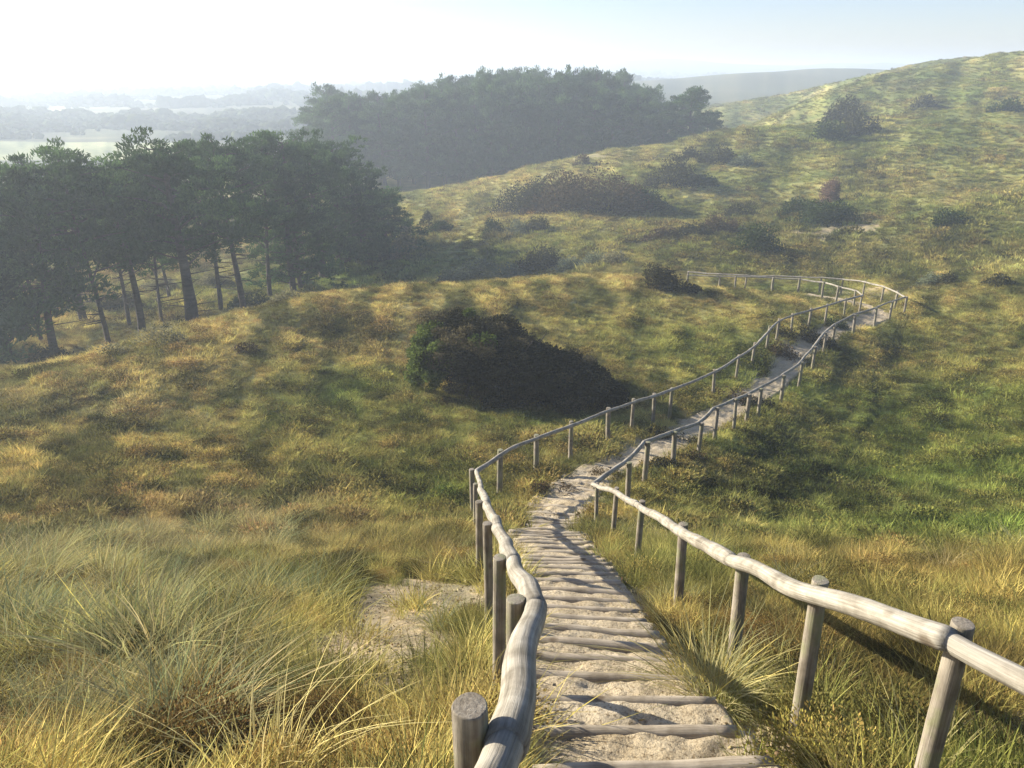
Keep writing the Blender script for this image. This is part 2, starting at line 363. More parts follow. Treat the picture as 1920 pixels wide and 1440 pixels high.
for (u, v, rx, ry, k) in [(780,1120,.8,1.2,1.0),(720,1210,.75,.85,1.0),(790,1270,.5,.6,.9),(670,1180,.5,.6,.8),(1790,1340,.9,.7,.75),(1900,1400,.8,.6,.8),(1620,1230,.6,.5,.6),(1640,1420,.4,.4,.7),(1560,432,4.0,1.6,.8),(1530,447,3,1.4,.7),
                          (1600,408,2,3,.7),(1650,545,3.5,1.2,.6),(1700,548,3,1,.5),(1100,292,5,2.5,.5),(1400,1400,.40,.4,.85),(1340,1250,.3,.3,.5),(1230,265,9,3,.4),(1340,246,6,3,.3)]:
    p = hit(u, v, 1.0); sandp.append((p[0], p[1], rx, ry, k))
FIELDS = [(150, 204, -1.2, -.36), (325, 366, -1.2, -.5)]
def ground_color(x, y, plants=False):
    x = np.asarray(x, float).ravel(); y = np.asarray(y, float).ravel()
    D = np.hypot(x, y)
    a = fbm(x / 3.4, y / 2.4, 101, 4, .6); b = fbm(x / 1.1, y / .9, 111, 3, .6); c = fbm(x / 9.0, y / 6.0, 121, 3)
    def mix(p, q, f): return p * (1 - f)[:, None] + q * f[:, None]
    base = np.tile(OLIVE * .5 + OCHRE * .5, (len(x), 1))
    base = mix(base, np.tile(STRAW, (len(x), 1)), sstep(-.6, .8, a) * .5 + .18)
    base = mix(base, np.tile(RUST, (len(x), 1)), sstep(.1, .7, -a) * .14)
    leftness = 1 - sstep(-.05, .5, x / np.maximum(y, 1))
    base = mix(base, np.tile(GREEN, (len(x), 1)), sstep(.05, .5, c) * (.6 - .42 * leftness) + (.26 - .24 * leftness))
    base = mix(base, np.tile(STRAW * .9, (len(x), 1)), leftness * .30)
    far = sstep(45, 75, D)
    e = fbm(x / 5.5, y / 5.5, 131, 4, .6)
    sc_ = fbm(x / 14, y / 14, 141, 4, .65)
    fc = mix(np.tile(OLIVE * .6 + GREEN * .5, (len(x), 1)), np.tile(STRAW * .95, (len(x), 1)), sstep(-.3, .5, e))
    fc = mix(fc, np.tile(np.array((.06, .06, .03)), (len(x), 1)), sstep(.22, .45, sc_) * .45)
    base = base * (1 - far * .6)[:, None] + fc * (far * .6)[:, None]
    for (px, py, rx, ry, col, k) in patches:
        q = ((x - px) / rx) ** 2 + ((y - py) / ry) ** 2
        m = q < 6
        if m.any():
            f = np.exp(-q[m] * (.9 + .5 * a[m])) * k; f = np.clip(f * (1 + .5 * b[m]) * .85, 0, 1)
            base[m] = base[m] * (1 - f)[:, None] + col * f[:, None]
    # the wide plain: scrub, with two pale fields
    pl = sstep(125, 150, D) * (1 - sstep(.05, .22, x / np.maximum(y, 1)))
    s2 = fbm(x / 45, y / 22, 151, 4, .6)
    pc = mix(np.tile(np.array((.075, .085, .035)), (len(x), 1)), np.tile(np.array((.17, .16, .08)), (len(x), 1)), sstep(-.2, .5, s2))
    for (f0, f1, t0, t1) in FIELDS:
        w_ = 9 * fbm(x / 60, y / 60, 171, 2)
        m = sstep(f0, f0 + 4, y + w_) * (1 - sstep(f1 - 5, f1, y + w_)) * sstep(t0, t0 + .05, x / y.clip(1)) * (1 - sstep(t1 - .05, t1, x / y.clip(1)))
        pc = mix(pc, np.tile(np.array((.34, .36, .17)), (len(x), 1)), m)
    base = mix(base, pc, pl)
    rp = sstep(230, 270, y) * sstep(.05, .16, x / np.maximum(y, 1)); base = mix(base, np.tile(np.array((.075, .078, .04)), (len(x), 1)) * (1 + .5 * s2)[:, None], rp * .85)
    sand = np.zeros(len(x))
    for (px, py, rx, ry, k) in sandp:
        q = ((x - px) / rx) ** 2 + ((y - py) / ry) ** 2
        sand = np.maximum(sand, (1 - sstep(.45, 1.5, q + .5 * b + 1.2 * fbm(x / .4, y / .4, 181, 3))) * min(1, k * 1.1))
    d, s, al = path_dist(x, y)
    sand = np.maximum(sand, (1 - sstep(.45, .85, d + .25 * b)) * .9)
    if not plants: base = mix(base, np.tile(SAND, (len(x), 1)), sand)
    n5 = fbm(x / (.22 + .014 * D), y / (.20 + .014 * D), 161, 2); n6 = fbm(x / (1.5 + .02 * D), y / (1.3 + .02 * D), 163, 2)
    v_ = np.clip(1 + (.05 * b + (1.15 - .5 * far) * n5 + .15 * n6) * (1 - (0 if plants else .7) * sand), .4, 1.8)
    base = base * np.stack([v_ ** 1.0, v_ ** .85, v_ ** .9], 1)
    return np.clip(base, .01, 1), sand

# ------------------------------------------------------------------ terrain mesh
ang = np.concatenate([np.linspace(-180, -62, 40)[:-1], np.linspace(-62, -38, 60)[:-1], np.linspace(-38, 38, 760)[:-1], np.linspace(38, 62, 60)[:-1], np.linspace(62, 180, 41)[:-1]])
ang = np.radians(ang)
rad = np.concatenate([[0.3, .6], np.exp(np.linspace(math.log(.9), math.log(60), 430)), np.exp(np.linspace(math.log(60), math.log(300), 260))[1:], np.exp(np.linspace(math.log(300), math.log(5000), 90))[1:]])
RR, AA = np.meshgrid(rad, ang, indexing='ij')
gx = (RR * np.sin(AA)).ravel(); gy = (RR * np.cos(AA)).ravel()
gxx = np.r_[0.0, gx]; gyy = np.r_[0.0, gy]
gzz = H(gxx, gyy)
nr, na = len(rad), len(ang)
i = np.arange(nr - 1)[:, None]; j = np.arange(na)[None]
q = np.stack([1 + i * na + j, 1 + i * na + (j + 1) % na, 1 + (i + 1) * na + (j + 1) % na, 1 + (i + 1) * na + j], -1).reshape(-1, 4)[:, ::-1]
colr, _s = ground_color(gxx, gyy)
ground = link_mesh('ground', np.stack([gxx, gyy, gzz], 1), q, M['ground'], smooth_=True, attrs={'col': ('FLOAT_COLOR', np.c_[colr * .85, np.ones(len(colr))])})
tag(ground, kind='structure')

# ------------------------------------------------------------------ path (sand) and stairs
STAIR_END = 14.6; RUN = .365
def along_z(xy):      # mean height of the bed along the centreline
    return H1(xy[:, 0], xy[:, 1])
def path_mesh():
    k_end = np.searchsorted(CL[:, 1], STAIR_END)
    fine = resample(CL[:k_end + 1], .022); rest = resample(CL[k_end:], .1)[1:]
    line = np.concatenate([fine, rest])
    s = np.r_[0, np.cumsum(np.linalg.norm(np.diff(line, axis=0), axis=1))]
    tg = np.gradient(line, axis=0); tg /= np.linalg.norm(tg, axis=1)[:, None]; nr_ = np.stack([tg[:, 1], -tg[:, 0]], 1)
    cz_ = smooth(along_z(line)[:, None], 40)[:, 0]
    n_f = len(fine); ph = s / RUN; step_i = np.floor(ph); f = ph - step_i
    # every tread is nearly level, then falls at its board
    cz_start = np.interp(step_i * RUN, s, cz_); cz_end = np.interp((step_i + 1) * RUN, s, cz_)
    drop = cz_start - cz_end
    prof = cz_start - drop * (.30 * f + .70 * sstep(.90, .99, f))
    st = (np.arange(len(line)) < n_f)
    zc = np.where(st, prof, cz_)
    ws = np.linspace(-1, 1, 57)
    V = []
    wid = .64 + .08 * fbm(s / 1.3, s * 0, 5, 3) + .18 * np.exp(-((line[:, 1] - 12) / 2.5) ** 2)
    XX = line[:, 0][:, None] + nr_[:, 0][:, None] * ws[None] * wid[:, None]
    YY = line[:, 1][:, None] + nr_[:, 1][:, None] * ws[None] * wid[:, None]
    nz = fbm(XX / .12, YY / .12, 61, 3) * .016 + fbm(XX / .35, YY / .3, 67, 2) * .014
    fp = np.clip(fbm(XX / .17, YY / .13, 71, 2) - .1, 0, 1) * .034          # foot prints
    edge = np.abs(ws)[None]
    base_t = H1(XX, YY).reshape(XX.shape)
    zz = zc[:, None] + (base_t - cz_[:, None]) * .6
    nearboard = np.where(st, np.exp(-((f - .9) / .05) ** 2), 0)[:, None]
    zz = zz + (nz - fp) * (1 - .6 * nearboard) - sstep(.80, 1.0, edge) * .17
    nc = len(ws)
    i = np.arange(len(line) - 1)[:, None]; j = np.arange(nc - 1)[None]
    fc = np.stack([i * nc + j, i * nc + j + 1, (i + 1) * nc + j + 1, (i + 1) * nc + j], -1).reshape(-1, 4)
    o = link_mesh('path', np.stack([XX.ravel(), YY.ravel(), zz.ravel()], 1), fc, M['sand'], smooth_=True)
    tag(o, kind='structure')
    # list of boards: (centre, tangent, z, width)
    bs = []
    kmax = int(s[n_f - 1] / RUN)
    for k in range(0, kmax):
        sb = (k + .93) * RUN; xy = np.array([np.interp(sb, s, line[:, 0]), np.interp(sb, s, line[:, 1])])
        t = np.array([np.interp(sb, s, tg[:, 0]), np.interp(sb, s, tg[:, 1])]); z0 = np.interp(k * RUN, s, cz_); z1 = np.interp((k + 1) * RUN, s, cz_)
        bs.append((xy, t / np.linalg.norm(t), z0 - (z0 - z1) * .30, z0 - z1, np.interp(sb, s, wid)))
    return bs
boards = path_mesh()

def tube(path, radii, seg_=14, seed=0, wob=.06, cap=True, flat=None, uoff=0.0):
    """tapered irregular log along a 3-D path; returns verts, faces, uvw"""
    path = np.asarray(path, float); n_ = len(path)
    tg = np.gradient(path, axis=0); tg /= np.linalg.norm(tg, axis=1)[:, None]
    up = np.array([0, 0, 1.0]) if abs(tg[0][2]) < .9 else np.array([0, 1.0, 0])
    V = []; U = []; s = np.r_[0, np.cumsum(np.linalg.norm(np.diff(path, axis=0), axis=1))]
    a = np.linspace(0, 2 * np.pi, seg_, endpoint=False)
    for k in range(n_):
        x = np.cross(up, tg[k]); x /= np.linalg.norm(x); y = np.cross(tg[k], x)
        rr = radii[k] * (1 + wob * fbm(np.cos(a) * 1.3 + s[k] * 2.5 + seed * 7.7, np.sin(a) * 1.3 + seed * 3.1 + s[k] * 1.1, 77, 2))
        V.append(path[k] + np.cos(a)[:, None] * x * rr[:, None] + np.sin(a)[:, None] * y * rr[:, None])
        U.append(np.stack([np.cos(a) * .05 + seed * 1.37, np.sin(a) * .05 + uoff, np.full(seg_, s[k] + seed * .73)], 1))
    V = np.concatenate(V); U = np.concatenate(U); Fc = []
    for k in range(n_ - 1):
        for j in range(seg_):
            Fc.append((k * seg_ + j, k * seg_ + (j + 1) % seg_, (k + 1) * seg_ + (j + 1) % seg_, (k + 1) * seg_ + j))
    if cap:
        Fc.append(tuple(range(seg_))[::-1]); Fc.append(tuple(range((n_ - 1) * seg_, n_ * seg_)))
    return V, Fc, U
def join(parts):
    V = []; Fc = []; U = []; o = 0
    for v, f, u in parts:
        V.append(v); U.append(u); Fc += [tuple(i + o for i in ff) for ff in f]; o += len(v)
    return np.concatenate(V), Fc, np.concatenate(U)
def put(name, vfu, mat, parent=None, origin=None, smooth_=True):
    V, Fc, U = vfu
    if origin is not None: V = V - np.asarray(origin)[None]
    return link_mesh(name, V, Fc, mat, parent, smooth_, {'uvw': ('FLOAT_VECTOR', U)})

# stairs: one flight, each board a part
b0 = boards[0]
stairs = empty('stairs', (float(b0[0][0]), float(b0[0][1]), float(b0[2])))
tag(stairs, 'sand covered flight of steps with pale wooden edging boards between the handrails', 'stairs')
for k, (xy, t, z, dr, wd) in enumerate(boards):
    nrm = np.array([t[1], -t[0]]); hw = (wd * .76) + random.uniform(-.03, .03)
    skew = random.uniform(-.025, .025)
    pts = []; 
    for w_ in np.linspace(-1, 1, 13):
        p = xy + nrm * w_ * hw + t * skew * w_
        base_t = H1(np.array([p[0]]), np.array([p[1]]))[0]; base_c = H1(np.array([xy[0]]), np.array([xy[1]]))[0]
        pts.append((p[0], p[1], z - .024 + (base_t - base_c) * .6 + .004 * math.sin(w_ * 5 + k)))
    r = random.uniform(.040, .048)
    v, f, u = tube(pts, [r] * 13, 12, seed=k, wob=.12)
    o = put('step_board', (v, f, u), M['stepwood'], stairs, origin=stairs.location)

# ------------------------------------------------------------------ fences
def fence(pts, side, label, name, seed, post_special, first_post):
    """pts: rail points in world (one per post); side: +1 puts posts to the right of travel"""
    rnd = random.Random(seed)
    root = empty(name, (float(pts[2][0]), float(pts[2][1]), gz(pts[2][0], pts[2][1])))
    tag(root, label, 'fence')
    org = np.array(root.location)
    n_ = len(pts)
    dirs = []
    for k in range(n_):
        a = pts[max(k - 1, 0)]; b = pts[min(k + 1, n_ - 1)]; d = (b - a)[:2]; d = d / np.linalg.norm(d); dirs.append(d)
    radii_at = [rnd.uniform(.040, .048) * (1 if pts[q_][1] < 9 else .95) for q_ in range(n_)]
    if side < 0: radii_at[0] = radii_at[1] = .054; radii_at[2] = .048
    for k in range(n_):
        x, y, z = pts[k]; d = dirs[k]; nn = np.array([d[1], -d[0]]) * side
        pr = rnd.uniform(.033, .042)
        if k in post_special: pr = post_special[k]
        if y > 12: pr *= 1.4
        off = radii_at[k] + pr * .80
        bx, by = x + nn[0] * off, y + nn[1] * off
        lean = (rnd.uniform(-.03, .03), rnd.uniform(-.03, .03))
        top = z + rnd.uniform(.02, .05) + (.05 if (side < 0 and k == 1) else 0); g = gz(bx, by) - .25
        hh = np.linspace(0, 1, 9)
        P_ = [(bx + lean[0] * (1 - h), by + lean[1] * (1 - h), g + (top - g) * h) for h in hh]
        P_ += [(bx, by, top + .004), (bx, by, top + .007), (bx, by, top + .0072)]
        rr = [pr * (1.06 - .08 * h) for h in hh] + [pr * .97, pr * .92, pr * .90]
        sg = 20 if y < 8 else 12
        put('post', tube(P_, rr, sg, seed=seed * 50 + k, wob=.09), M['post'], root, origin=org)
    # rails: logs butted / overlapped at posts
    k = 0; ri = 0
    while k < n_ - 1:
        y = pts[k][1]
        span = 1 if y < 6.0 and side < 0 else 2
        if y > 12 and rnd.random() < .4: span = 3
        e = min(k + span, n_ - 1)
        # stop at sharp corners
        for c in range(k + 1, e):
            d1 = (pts[c] - pts[c - 1])[:2]; d2 = (pts[c + 1] - pts[c])[:2]
            if np.dot(d1, d2) / np.linalg.norm(d1) / np.linalg.norm(d2) < .80: e = c; break
        ctrl = pts[k:e + 1]; dd = resample(ctrl, .10)
        if len(dd) > 4:
            sm = smooth(dd, 4 if y < 8 else 8); dd = sm
        d0 = dd[1] - dd[0]; d0 /= np.linalg.norm(d0); d1 = dd[-1] - dd[-2]; d1 /= np.linalg.norm(d1)
        dd = np.concatenate([[dd[0] - d0 * .03], dd, [dd[-1] + d1 * .03]])
        L = len(dd); t = np.linspace(0, 1, L)
        r0 = radii_at[k] * 1.10; r1 = radii_at[e] * .88
        rr = r0 + (r1 - r0) * t
        rr *= 1 + .05 * np.array([math.sin(x_ * 9 + ri * 2.1) for x_ in t * L * .1])
        rr[0] *= .86; rr[-1] *= .86
        am = min(.018, .010 * L * .1)
        wobx = am * np.sin(t * math.pi * 2 * rnd.uniform(.7, 1.6) + rnd.uniform(0, 6)) * np.sin(t * math.pi)
        wobz = am * np.sin(t * math.pi * 2 * rnd.uniform(.7, 1.8) + rnd.uniform(0, 6)) * np.sin(t * math.pi)
        dd[:, 0] += wobx; dd[:, 2] += wobz
        o = put('rail', tube(dd, rr, 20 if y < 8 else 12, seed=seed * 90 + ri, wob=.09), M['rail'], root, origin=org)
        k = e; ri += 1
    return root
fence(list(Rw), +1, 'rustic pole handrail on the right of the sandy stairs, pale rail nearest the right edge', 'handrail_fence', 3, {}, 0)
fence(list(Lw), -1, 'rustic pole handrail on the left of the stairs with the thick foreground post', 'handrail_fence', 4, {1: .046}, 0)

# ------------------------------------------------------------------ plants: leaf clouds
def leaves(centres, size, dirs=None, aspect=.45, seed=0, spread=1.0):
    """one small folded leaf (2 triangles = rhombus) per centre"""
    r = np.random.default_rng(seed); n_ = len(centres)
    a = r.normal(size=(n_, 3))
    if dirs is not None: a = a * spread + dirs
    a /= np.linalg.norm(a, axis=1)[:, None]
    b = np.cross(a, r.normal(size=(n_, 3))); b /= np.linalg.norm(b, axis=1)[:, None] + 1e-9
    L = (size * r.uniform(.6, 1.35, n_))[:, None]
    p0 = centres - a * L * .5; p2 = centres + a * L * .5; p1 = centres + b * L * aspect * .5; p3 = centres - b * L * aspect * .5
    V = np.stack([p0, p1, p2, p3], 1).reshape(-1, 3)
    Fc = np.arange(n_ * 4).reshape(-1, 4)
    rr = np.repeat(r.random(n_), 4); tt = np.tile([0, .5, 1, .5], n_)
    return V, Fc, rr, tt
def leaf_obj(name, centres, size, mat, parent=None, tint=None, **kw):
    V, Fc, rr, tt = leaves(centres, size, **kw)
    if tint is not None: rr = np.clip(rr * .4 + np.repeat(tint, 4) * .7, 0, 1)
    return link_mesh(name, V, Fc, mat, parent, attrs={'rr': ('FLOAT', rr), 'tt': ('FLOAT', tt)})

LM = {}
def leafmat(key, base, trans=.3, spread=.45):
    if key not in LM: LM[key] = blade_mat('foliage_' + key, trans, tip=(1.2, 1.2, 1.1), root=(.8, .8, .8), base=base, rough_spread=spread)
    return LM[key]
leafmat('pine', (.068, .115, .040), .35, .6); leafmat('hawthorn', (.043, .040, .021), .15, .6); leafmat('hawthorn_green', (.11, .145, .035), .35)
leafmat('scrub', (.062, .06, .03), .12); leafmat('brown', (.10, .07, .038), .12); leafmat('greygreen', (.17, .19, .12), .25); leafmat('green', (.045, .065, .022), .15)
leafmat('pale', (.24, .22, .12), .3); leafmat('pink', (.20, .13, .10), .2); leafmat('plain', (.055, .07, .035), .25)

def pine_meshes(seed, Ht, rad_, cb, sep=1.0, thick=.020, flat=.55, npad=46, nleaf=150, lsize=.30, lean=.05, low=False):
    """returns (trunk verts/faces/uvw, crown arrays) in local coordinates"""
    r = random.Random(seed); g = np.random.default_rng(seed)
    lx, ly = r.uniform(-lean, lean) * Ht, r.uniform(-lean, lean) * Ht
    def tr(h): t = h / Ht; return np.array([lx * t * t + .12 * math.sin(t * 5 + seed), ly * t * t + .10 * math.cos(t * 4 + seed), h])
    hs = np.linspace(-.5, Ht * .95, 14)
    parts = [tube([tr(h) for h in hs], [Ht * thick * (1.15 - h / Ht) + .02 for h in hs], 9, seed=seed, wob=.15)]
    pads = []
    nl = int(npad * .62)
    for k in range(nl):
        f = (k + r.random()) / nl; h = Ht * (cb + (1 - cb) * f * .93)
        az = k * 2.4 + r.uniform(-.5, .5)
        prof = math.sin(math.pi * min(1, .16 + .72 * f) ** .85) if not low else (1 - f * .8)
        L = rad_ * max(.22, prof) * r.uniform(.65, 1.15)
        rise = L * r.uniform(.05, .45)
        p0 = tr(h); p2 = p0 + np.array([math.cos(az) * L, math.sin(az) * L, rise])
        p1 = (p0 + p2) / 2 + np.array([0, 0, r.uniform(-.1, .25)])
        parts.append(tube([p0, p1, p2], [.055 + .012 * L, .035, .015], 5, seed=seed + k, wob=.1, cap=False))
        pads.append((p2, r.uniform(.55, 1.1)))
        if L > rad_ * .5: pads.append((p1 + np.array([r.uniform(-.5, .5), r.uniform(-.5, .5), .25]), r.uniform(.6, 1.0)))
    if cb > .25:                                   # dead limbs below the crown
        for k in range(16):
            h = Ht * r.uniform(.12, cb); az = r.uniform(0, 6.28); L = r.uniform(.5, 2.2); p0 = tr(h)
            parts.append(tube([p0, p0 + np.array([math.cos(az) * L, math.sin(az) * L, r.uniform(-.2, .4)])], [.035, .01], 4, cap=False))
    for k in range(5): pads.append((tr(Ht * r.uniform(.84, .97)) + np.array([r.uniform(-1.5, 1.5), r.uniform(-1.5, 1.5), r.uniform(-.2, .5)]), r.uniform(.4, .8)))
    cs_ = []; ds = []; tn = []
    for (p, s) in pads:
        s *= rad_ / 3.0
        m = int(nleaf * s * s) + 20
        q_ = g.normal(size=(m, 3)); q_ /= np.linalg.norm(q_, axis=1)[:, None]; q_ *= (g.random(m) ** .45)[:, None]
        # each pad is itself a handful of tufts
        tq = g.normal(size=(8, 3)) * .62; tuft = tq[g.integers(0, 8, m)] * sep
        q_ = q_ * (.46 + .3 * (1 - sep)) + tuft
        cs_.append(p + q_ * np.array([s * .95, s * .95, s * flat * .85])); ds.append(q_ * .8 + np.array([0, 0, .7])); tn.append(np.full(m, r.random()))
    return join(parts), np.concatenate(cs_), np.concatenate(ds), lsize, np.concatenate(tn)

PINES = {}
def pine_variant(key, **kw):
    if key in PINES: return PINES[key]
    (tv, tf, tu), cc, dd, ls, tn = pine_meshes(**kw)
    me_t = put('trunk', (tv, tf, tu), M['bark']); me_c = leaf_obj('crown', cc, ls, LM['pine'], dirs=dd, aspect=.32, seed=kw['seed'], spread=.6, tint=tn)
    PINES[key] = (me_t.data, me_c.data); C.objects.unlink(me_t); C.objects.unlink(me_c)
    bpy.data.objects.remove(me_t); bpy.data.objects.remove(me_c)
    return PINES[key]
def place_pine(key, x, y, z, s, rz, label, group, sz=None):
    root = empty('pine_tree', (x, y, z), rz); tag(root, label, 'tree', group)
    root.scale = (s, s, sz or s)
    for nm, me in zip(('trunk', 'crown'), PINES[key]):
        o = bpy.data.objects.new(nm, me); C.objects.link(o); o.parent = root
    return root
for k in range(5):
    pine_variant('tall%d' % k, seed=20 + k * 3, Ht=11, rad_=3.3 + .25 * (k % 2), cb=(.34, .42, .30, .45, .36)[k], thick=(.012, .015, .010, .018, .026)[k], lean=(.10, .04, .12, .07, .02)[k], npad=38, nleaf=400, lsize=.24)
for k in range(3):
    pine_variant('low%d' % k, seed=60 + k, Ht=8, rad_=3.3, cb=.05, low=True, npad=72, nleaf=360, lsize=.25, flat=.5)
for k in range(4):
    pine_variant('far%d' % k, seed=90 + k, Ht=14, rad_=3.9, cb=.14, npad=60, nleaf=190, lsize=.40, flat=.8, sep=.6)
# near grove: (trunk u, Y, crown top v, variant, scale of crown width, label)
grove = [(-70,36,325,'low2',1.2,'partly cut off pine at the far left edge of the near grove'),
 (15,37.5,305,'low1',1.25,'bushy pine with low branches at the left edge of the near grove'),
 (106,39,300,'tall1',1.0,'slim pine second from the left with trunk reaching the grassy ridge'),
 (198,41,268,'tall2',.95,'pine with a thin spiky top left of the gap in the treetops'),
 (262,43.5,300,'tall3',.9,'lower pine filling the dip between the left and middle treetops'),
 (360,43,258,'tall4',1.08,'pine with the thickest bare trunk standing at the middle of the near grove'),
 (410,50,262,'tall0',.9,'pine behind and right of the thick bare trunk'),
 (452,49,256,'tall1',1.02,'pine with a bare dark trunk right of the thickest trunk'),
 (505,54,250,'tall2',1.05,'broad crowned pine near the highest part of the grove'),
 (548,56,248,'tall3',1.0,'highest looking pine right of the grove centre'),
 (600,62,256,'tall4',1.0,'dense pine left of the stepped right end of the grove'),
 (638,65,264,'low0',1.12,'dark pine with layered flat top at the right part of the grove'),
 (684,68,306,'low2',1.05,'dark low branched pine stepping down towards the green hollow'),
 (722,71,352,'low1',.98,'shortest pine at the right end of the grove beside the green hollow'),
 (72,41,345,'tall2',.75,'thin leaning pine between the two leftmost bushy pines'),
 (235,46,320,'tall0',.75,'thin pine stem squeezed between the two slim left pines'),
 (300,47,310,'tall2',.7,'thinnest pine stem just left of the thickest trunk'),
 (150,47,330,'tall3',1.0,'pine in the back row behind the slim left trunks'),
 (310,54,300,'tall2',.85,'thin stemmed pine in the back row left of the thick trunk'),
 (560,57,330,'low0',.9,'dark undergrowth pine with branches to the ground in the right half of the grove')]
for (u, Y, vt, key, sw, lab) in grove:
    z = H1([0], [0])[0]
    x = PX(u, Y, -13.5)[0]; zz = gz(x, Y)
    top = P(u, vt, Y)[2]; hgt = top - zz
    base_h = 11 if key[0] == 't' else 8
    place_pine(key, x, Y, zz - .1, sw * (1.0 if key[0] == 't' else 1.05), random.uniform(0, 6.28), lab, 'pines in the near grove left of the meadow', sz=hgt / base_h)
# far wood
def wood_top(u):
    return np.interp(u, [590, 620, 660, 700, 740, 790, 850, 900, 960, 1020, 1090, 1150, 1190, 1225, 1245, 1290, 1330], [190, 170, 172, 185, 172, 160, 148, 142, 138, 136, 134, 142, 158, 195, 175, 160, 185])
fr = random.Random(5); nrow = 0
ORD = [''] + 'first second third fourth fifth sixth seventh eighth ninth tenth eleventh twelfth thirteenth fourteenth fifteenth sixteenth seventeenth eighteenth nineteenth twentieth twenty-first twenty-second twenty-third twenty-fourth twenty-fifth twenty-sixth twenty-seventh twenty-eighth twenty-ninth thirtieth'.split()
for row, (Y0, stp) in enumerate([(122, 30), (131, 33), (142, 38), (156, 44)]):
    u = 606 + row * 9
    while u < 1235:
        Y = Y0 + fr.uniform(-4, 4) + (u - 600) * .016
        zz = gz(PX(u, Y, -16)[0], Y); x = PX(u, Y, -16)[0]
        vt = wood_top(u) + fr.uniform(-9, 16) + (16 if row == 0 else 0)
        top = P(u, vt, Y)[2]; h = min(top - zz, 19)
        if u < 1215:
            lab = 'hazy pine behind the front row of the large wood beyond the dune ridge'
            if row == 0: nrow += 1; lab = '%s pine from the left in the front row of the hazy wood' % ORD[nrow]
            if u < 625 and row == 0: lab = 'hazy rounded pine at the left end of the large wood beyond the ridge'
            if row == 0 and u > 1180: lab = 'hazy pine at the right end of the large wood, lower than its neighbours'
            place_pine('far%d' % fr.randrange(4), x, Y, zz - .2, fr.uniform(.8, 1.1), fr.uniform(0, 6.28), lab, 'pines of the hazy wood beyond the ridge', sz=h / 14 / .97)
        u += stp * fr.uniform(.8, 1.2)
for (u, Y, vt, key, s, lab) in [(1243, 128, 190, 'far1', .8, 'lighter pine just left of the dark round pine beside the large wood'), (1290, 126, 158, 'far2', 1.0, 'dark round pine standing apart at the right of the large wood'),
                              (1270, 140, 178, 'far0', .85, 'hazy pine behind the dark round pine at the right of the wood'), (1320, 132, 205, 'far3', .62, 'small pine tucked against the right side of the dark round pine')]:
    x = PX(u, Y, -13)[0]; zz = gz(x, Y); h = P(u, vt, Y)[2] - zz
    place_pine(key, x, Y, zz - .2, s, u, lab, 'pines right of the hazy wood', sz=h / 14)

# ------------------------------------------------------------------ bushes
def bush(u, v, wm, hm, mat, label, dm=None, seed=0, leaf=.16, dens=1.0, shape='round', name='bush', cat='bush', group=None, skew=0, Y=None):
    p = P(u, v, Y) if Y else hit(u, v, 1.5)
    dm = dm or wm * .7
    g = np.random.default_rng(seed + int(u))
    cy = p[1] + dm * .5; cx = p[0] * (cy / p[1])
    nb = max(6, int(10 + wm * 2.2)); cs_ = []; ds = []
    area = wm * dm + wm * hm; dens = dens * (1.9 if p[1] > 38 else 1.2); ntot = int(dens * area / (leaf * leaf) * 3.2); ntot = min(ntot, 45000)
    for b in range(nb):
        t = g.uniform(-1, 1); w2 = g.uniform(-1, 1) * math.sqrt(max(0, 1 - t * t)) * .8
        if shape == 'wind':  env = (np.interp(t, [-1, -.82, -.5, 0, .5, 1], [.55, .9, 1, .85, .52, .12]))
        elif shape == 'cone': env = max(.15, 1 - abs(t) * 1.1)
        else: env = math.sqrt(max(.05, 1 - t * t)) * g.uniform(.75, 1.1)
        env *= math.sqrt(max(.08, 1 - w2 * w2 * .9))
        rb = max(.12, min(hm * .42, wm * .22) * g.uniform(.7, 1.1))
        rb = min(rb, env * hm * .6 + .1)
        bx = t * (wm / 2 - rb * .6) + skew * env; by = w2 * (dm / 2 - rb * .4); top = env * hm
        bz = max(rb * .4, top - rb)
        m = max(20, ntot // nb)
        q_ = g.normal(size=(m, 3)); q_ /= np.linalg.norm(q_, axis=1)[:, None]; rad3 = g.random(m)[:, None] ** .33
        pos = q_ * rad3 * np.array([rb * 1.15, rb * 1.15, rb])
        col_ = g.random(m) < .4                       # the skirt of the bush down to the ground
        pz = bz + pos[:, 2]; pz = np.where(col_, g.random(m) * bz, pz)
        cs_.append(np.stack([bx + pos[:, 0], by + pos[:, 1], pz], 1)); ds.append(q_ * .8 + np.array([0, 0, .4]))
    cs_ = np.concatenate(cs_); ds = np.concatenate(ds)
    # follow the ground
    gzv = H(cx + cs_[:, 0], cy + cs_[:, 1]); base = gz(cx, cy)
    cs_[:, 2] = np.maximum(cs_[:, 2], 0) + (gzv - base)
    o = leaf_obj(name, cs_, leaf, LM[mat], dirs=ds, aspect=.55, seed=seed, spread=.8)
    o.location = (cx, cy, base - .03); tag(o, label, cat, group)
    return o

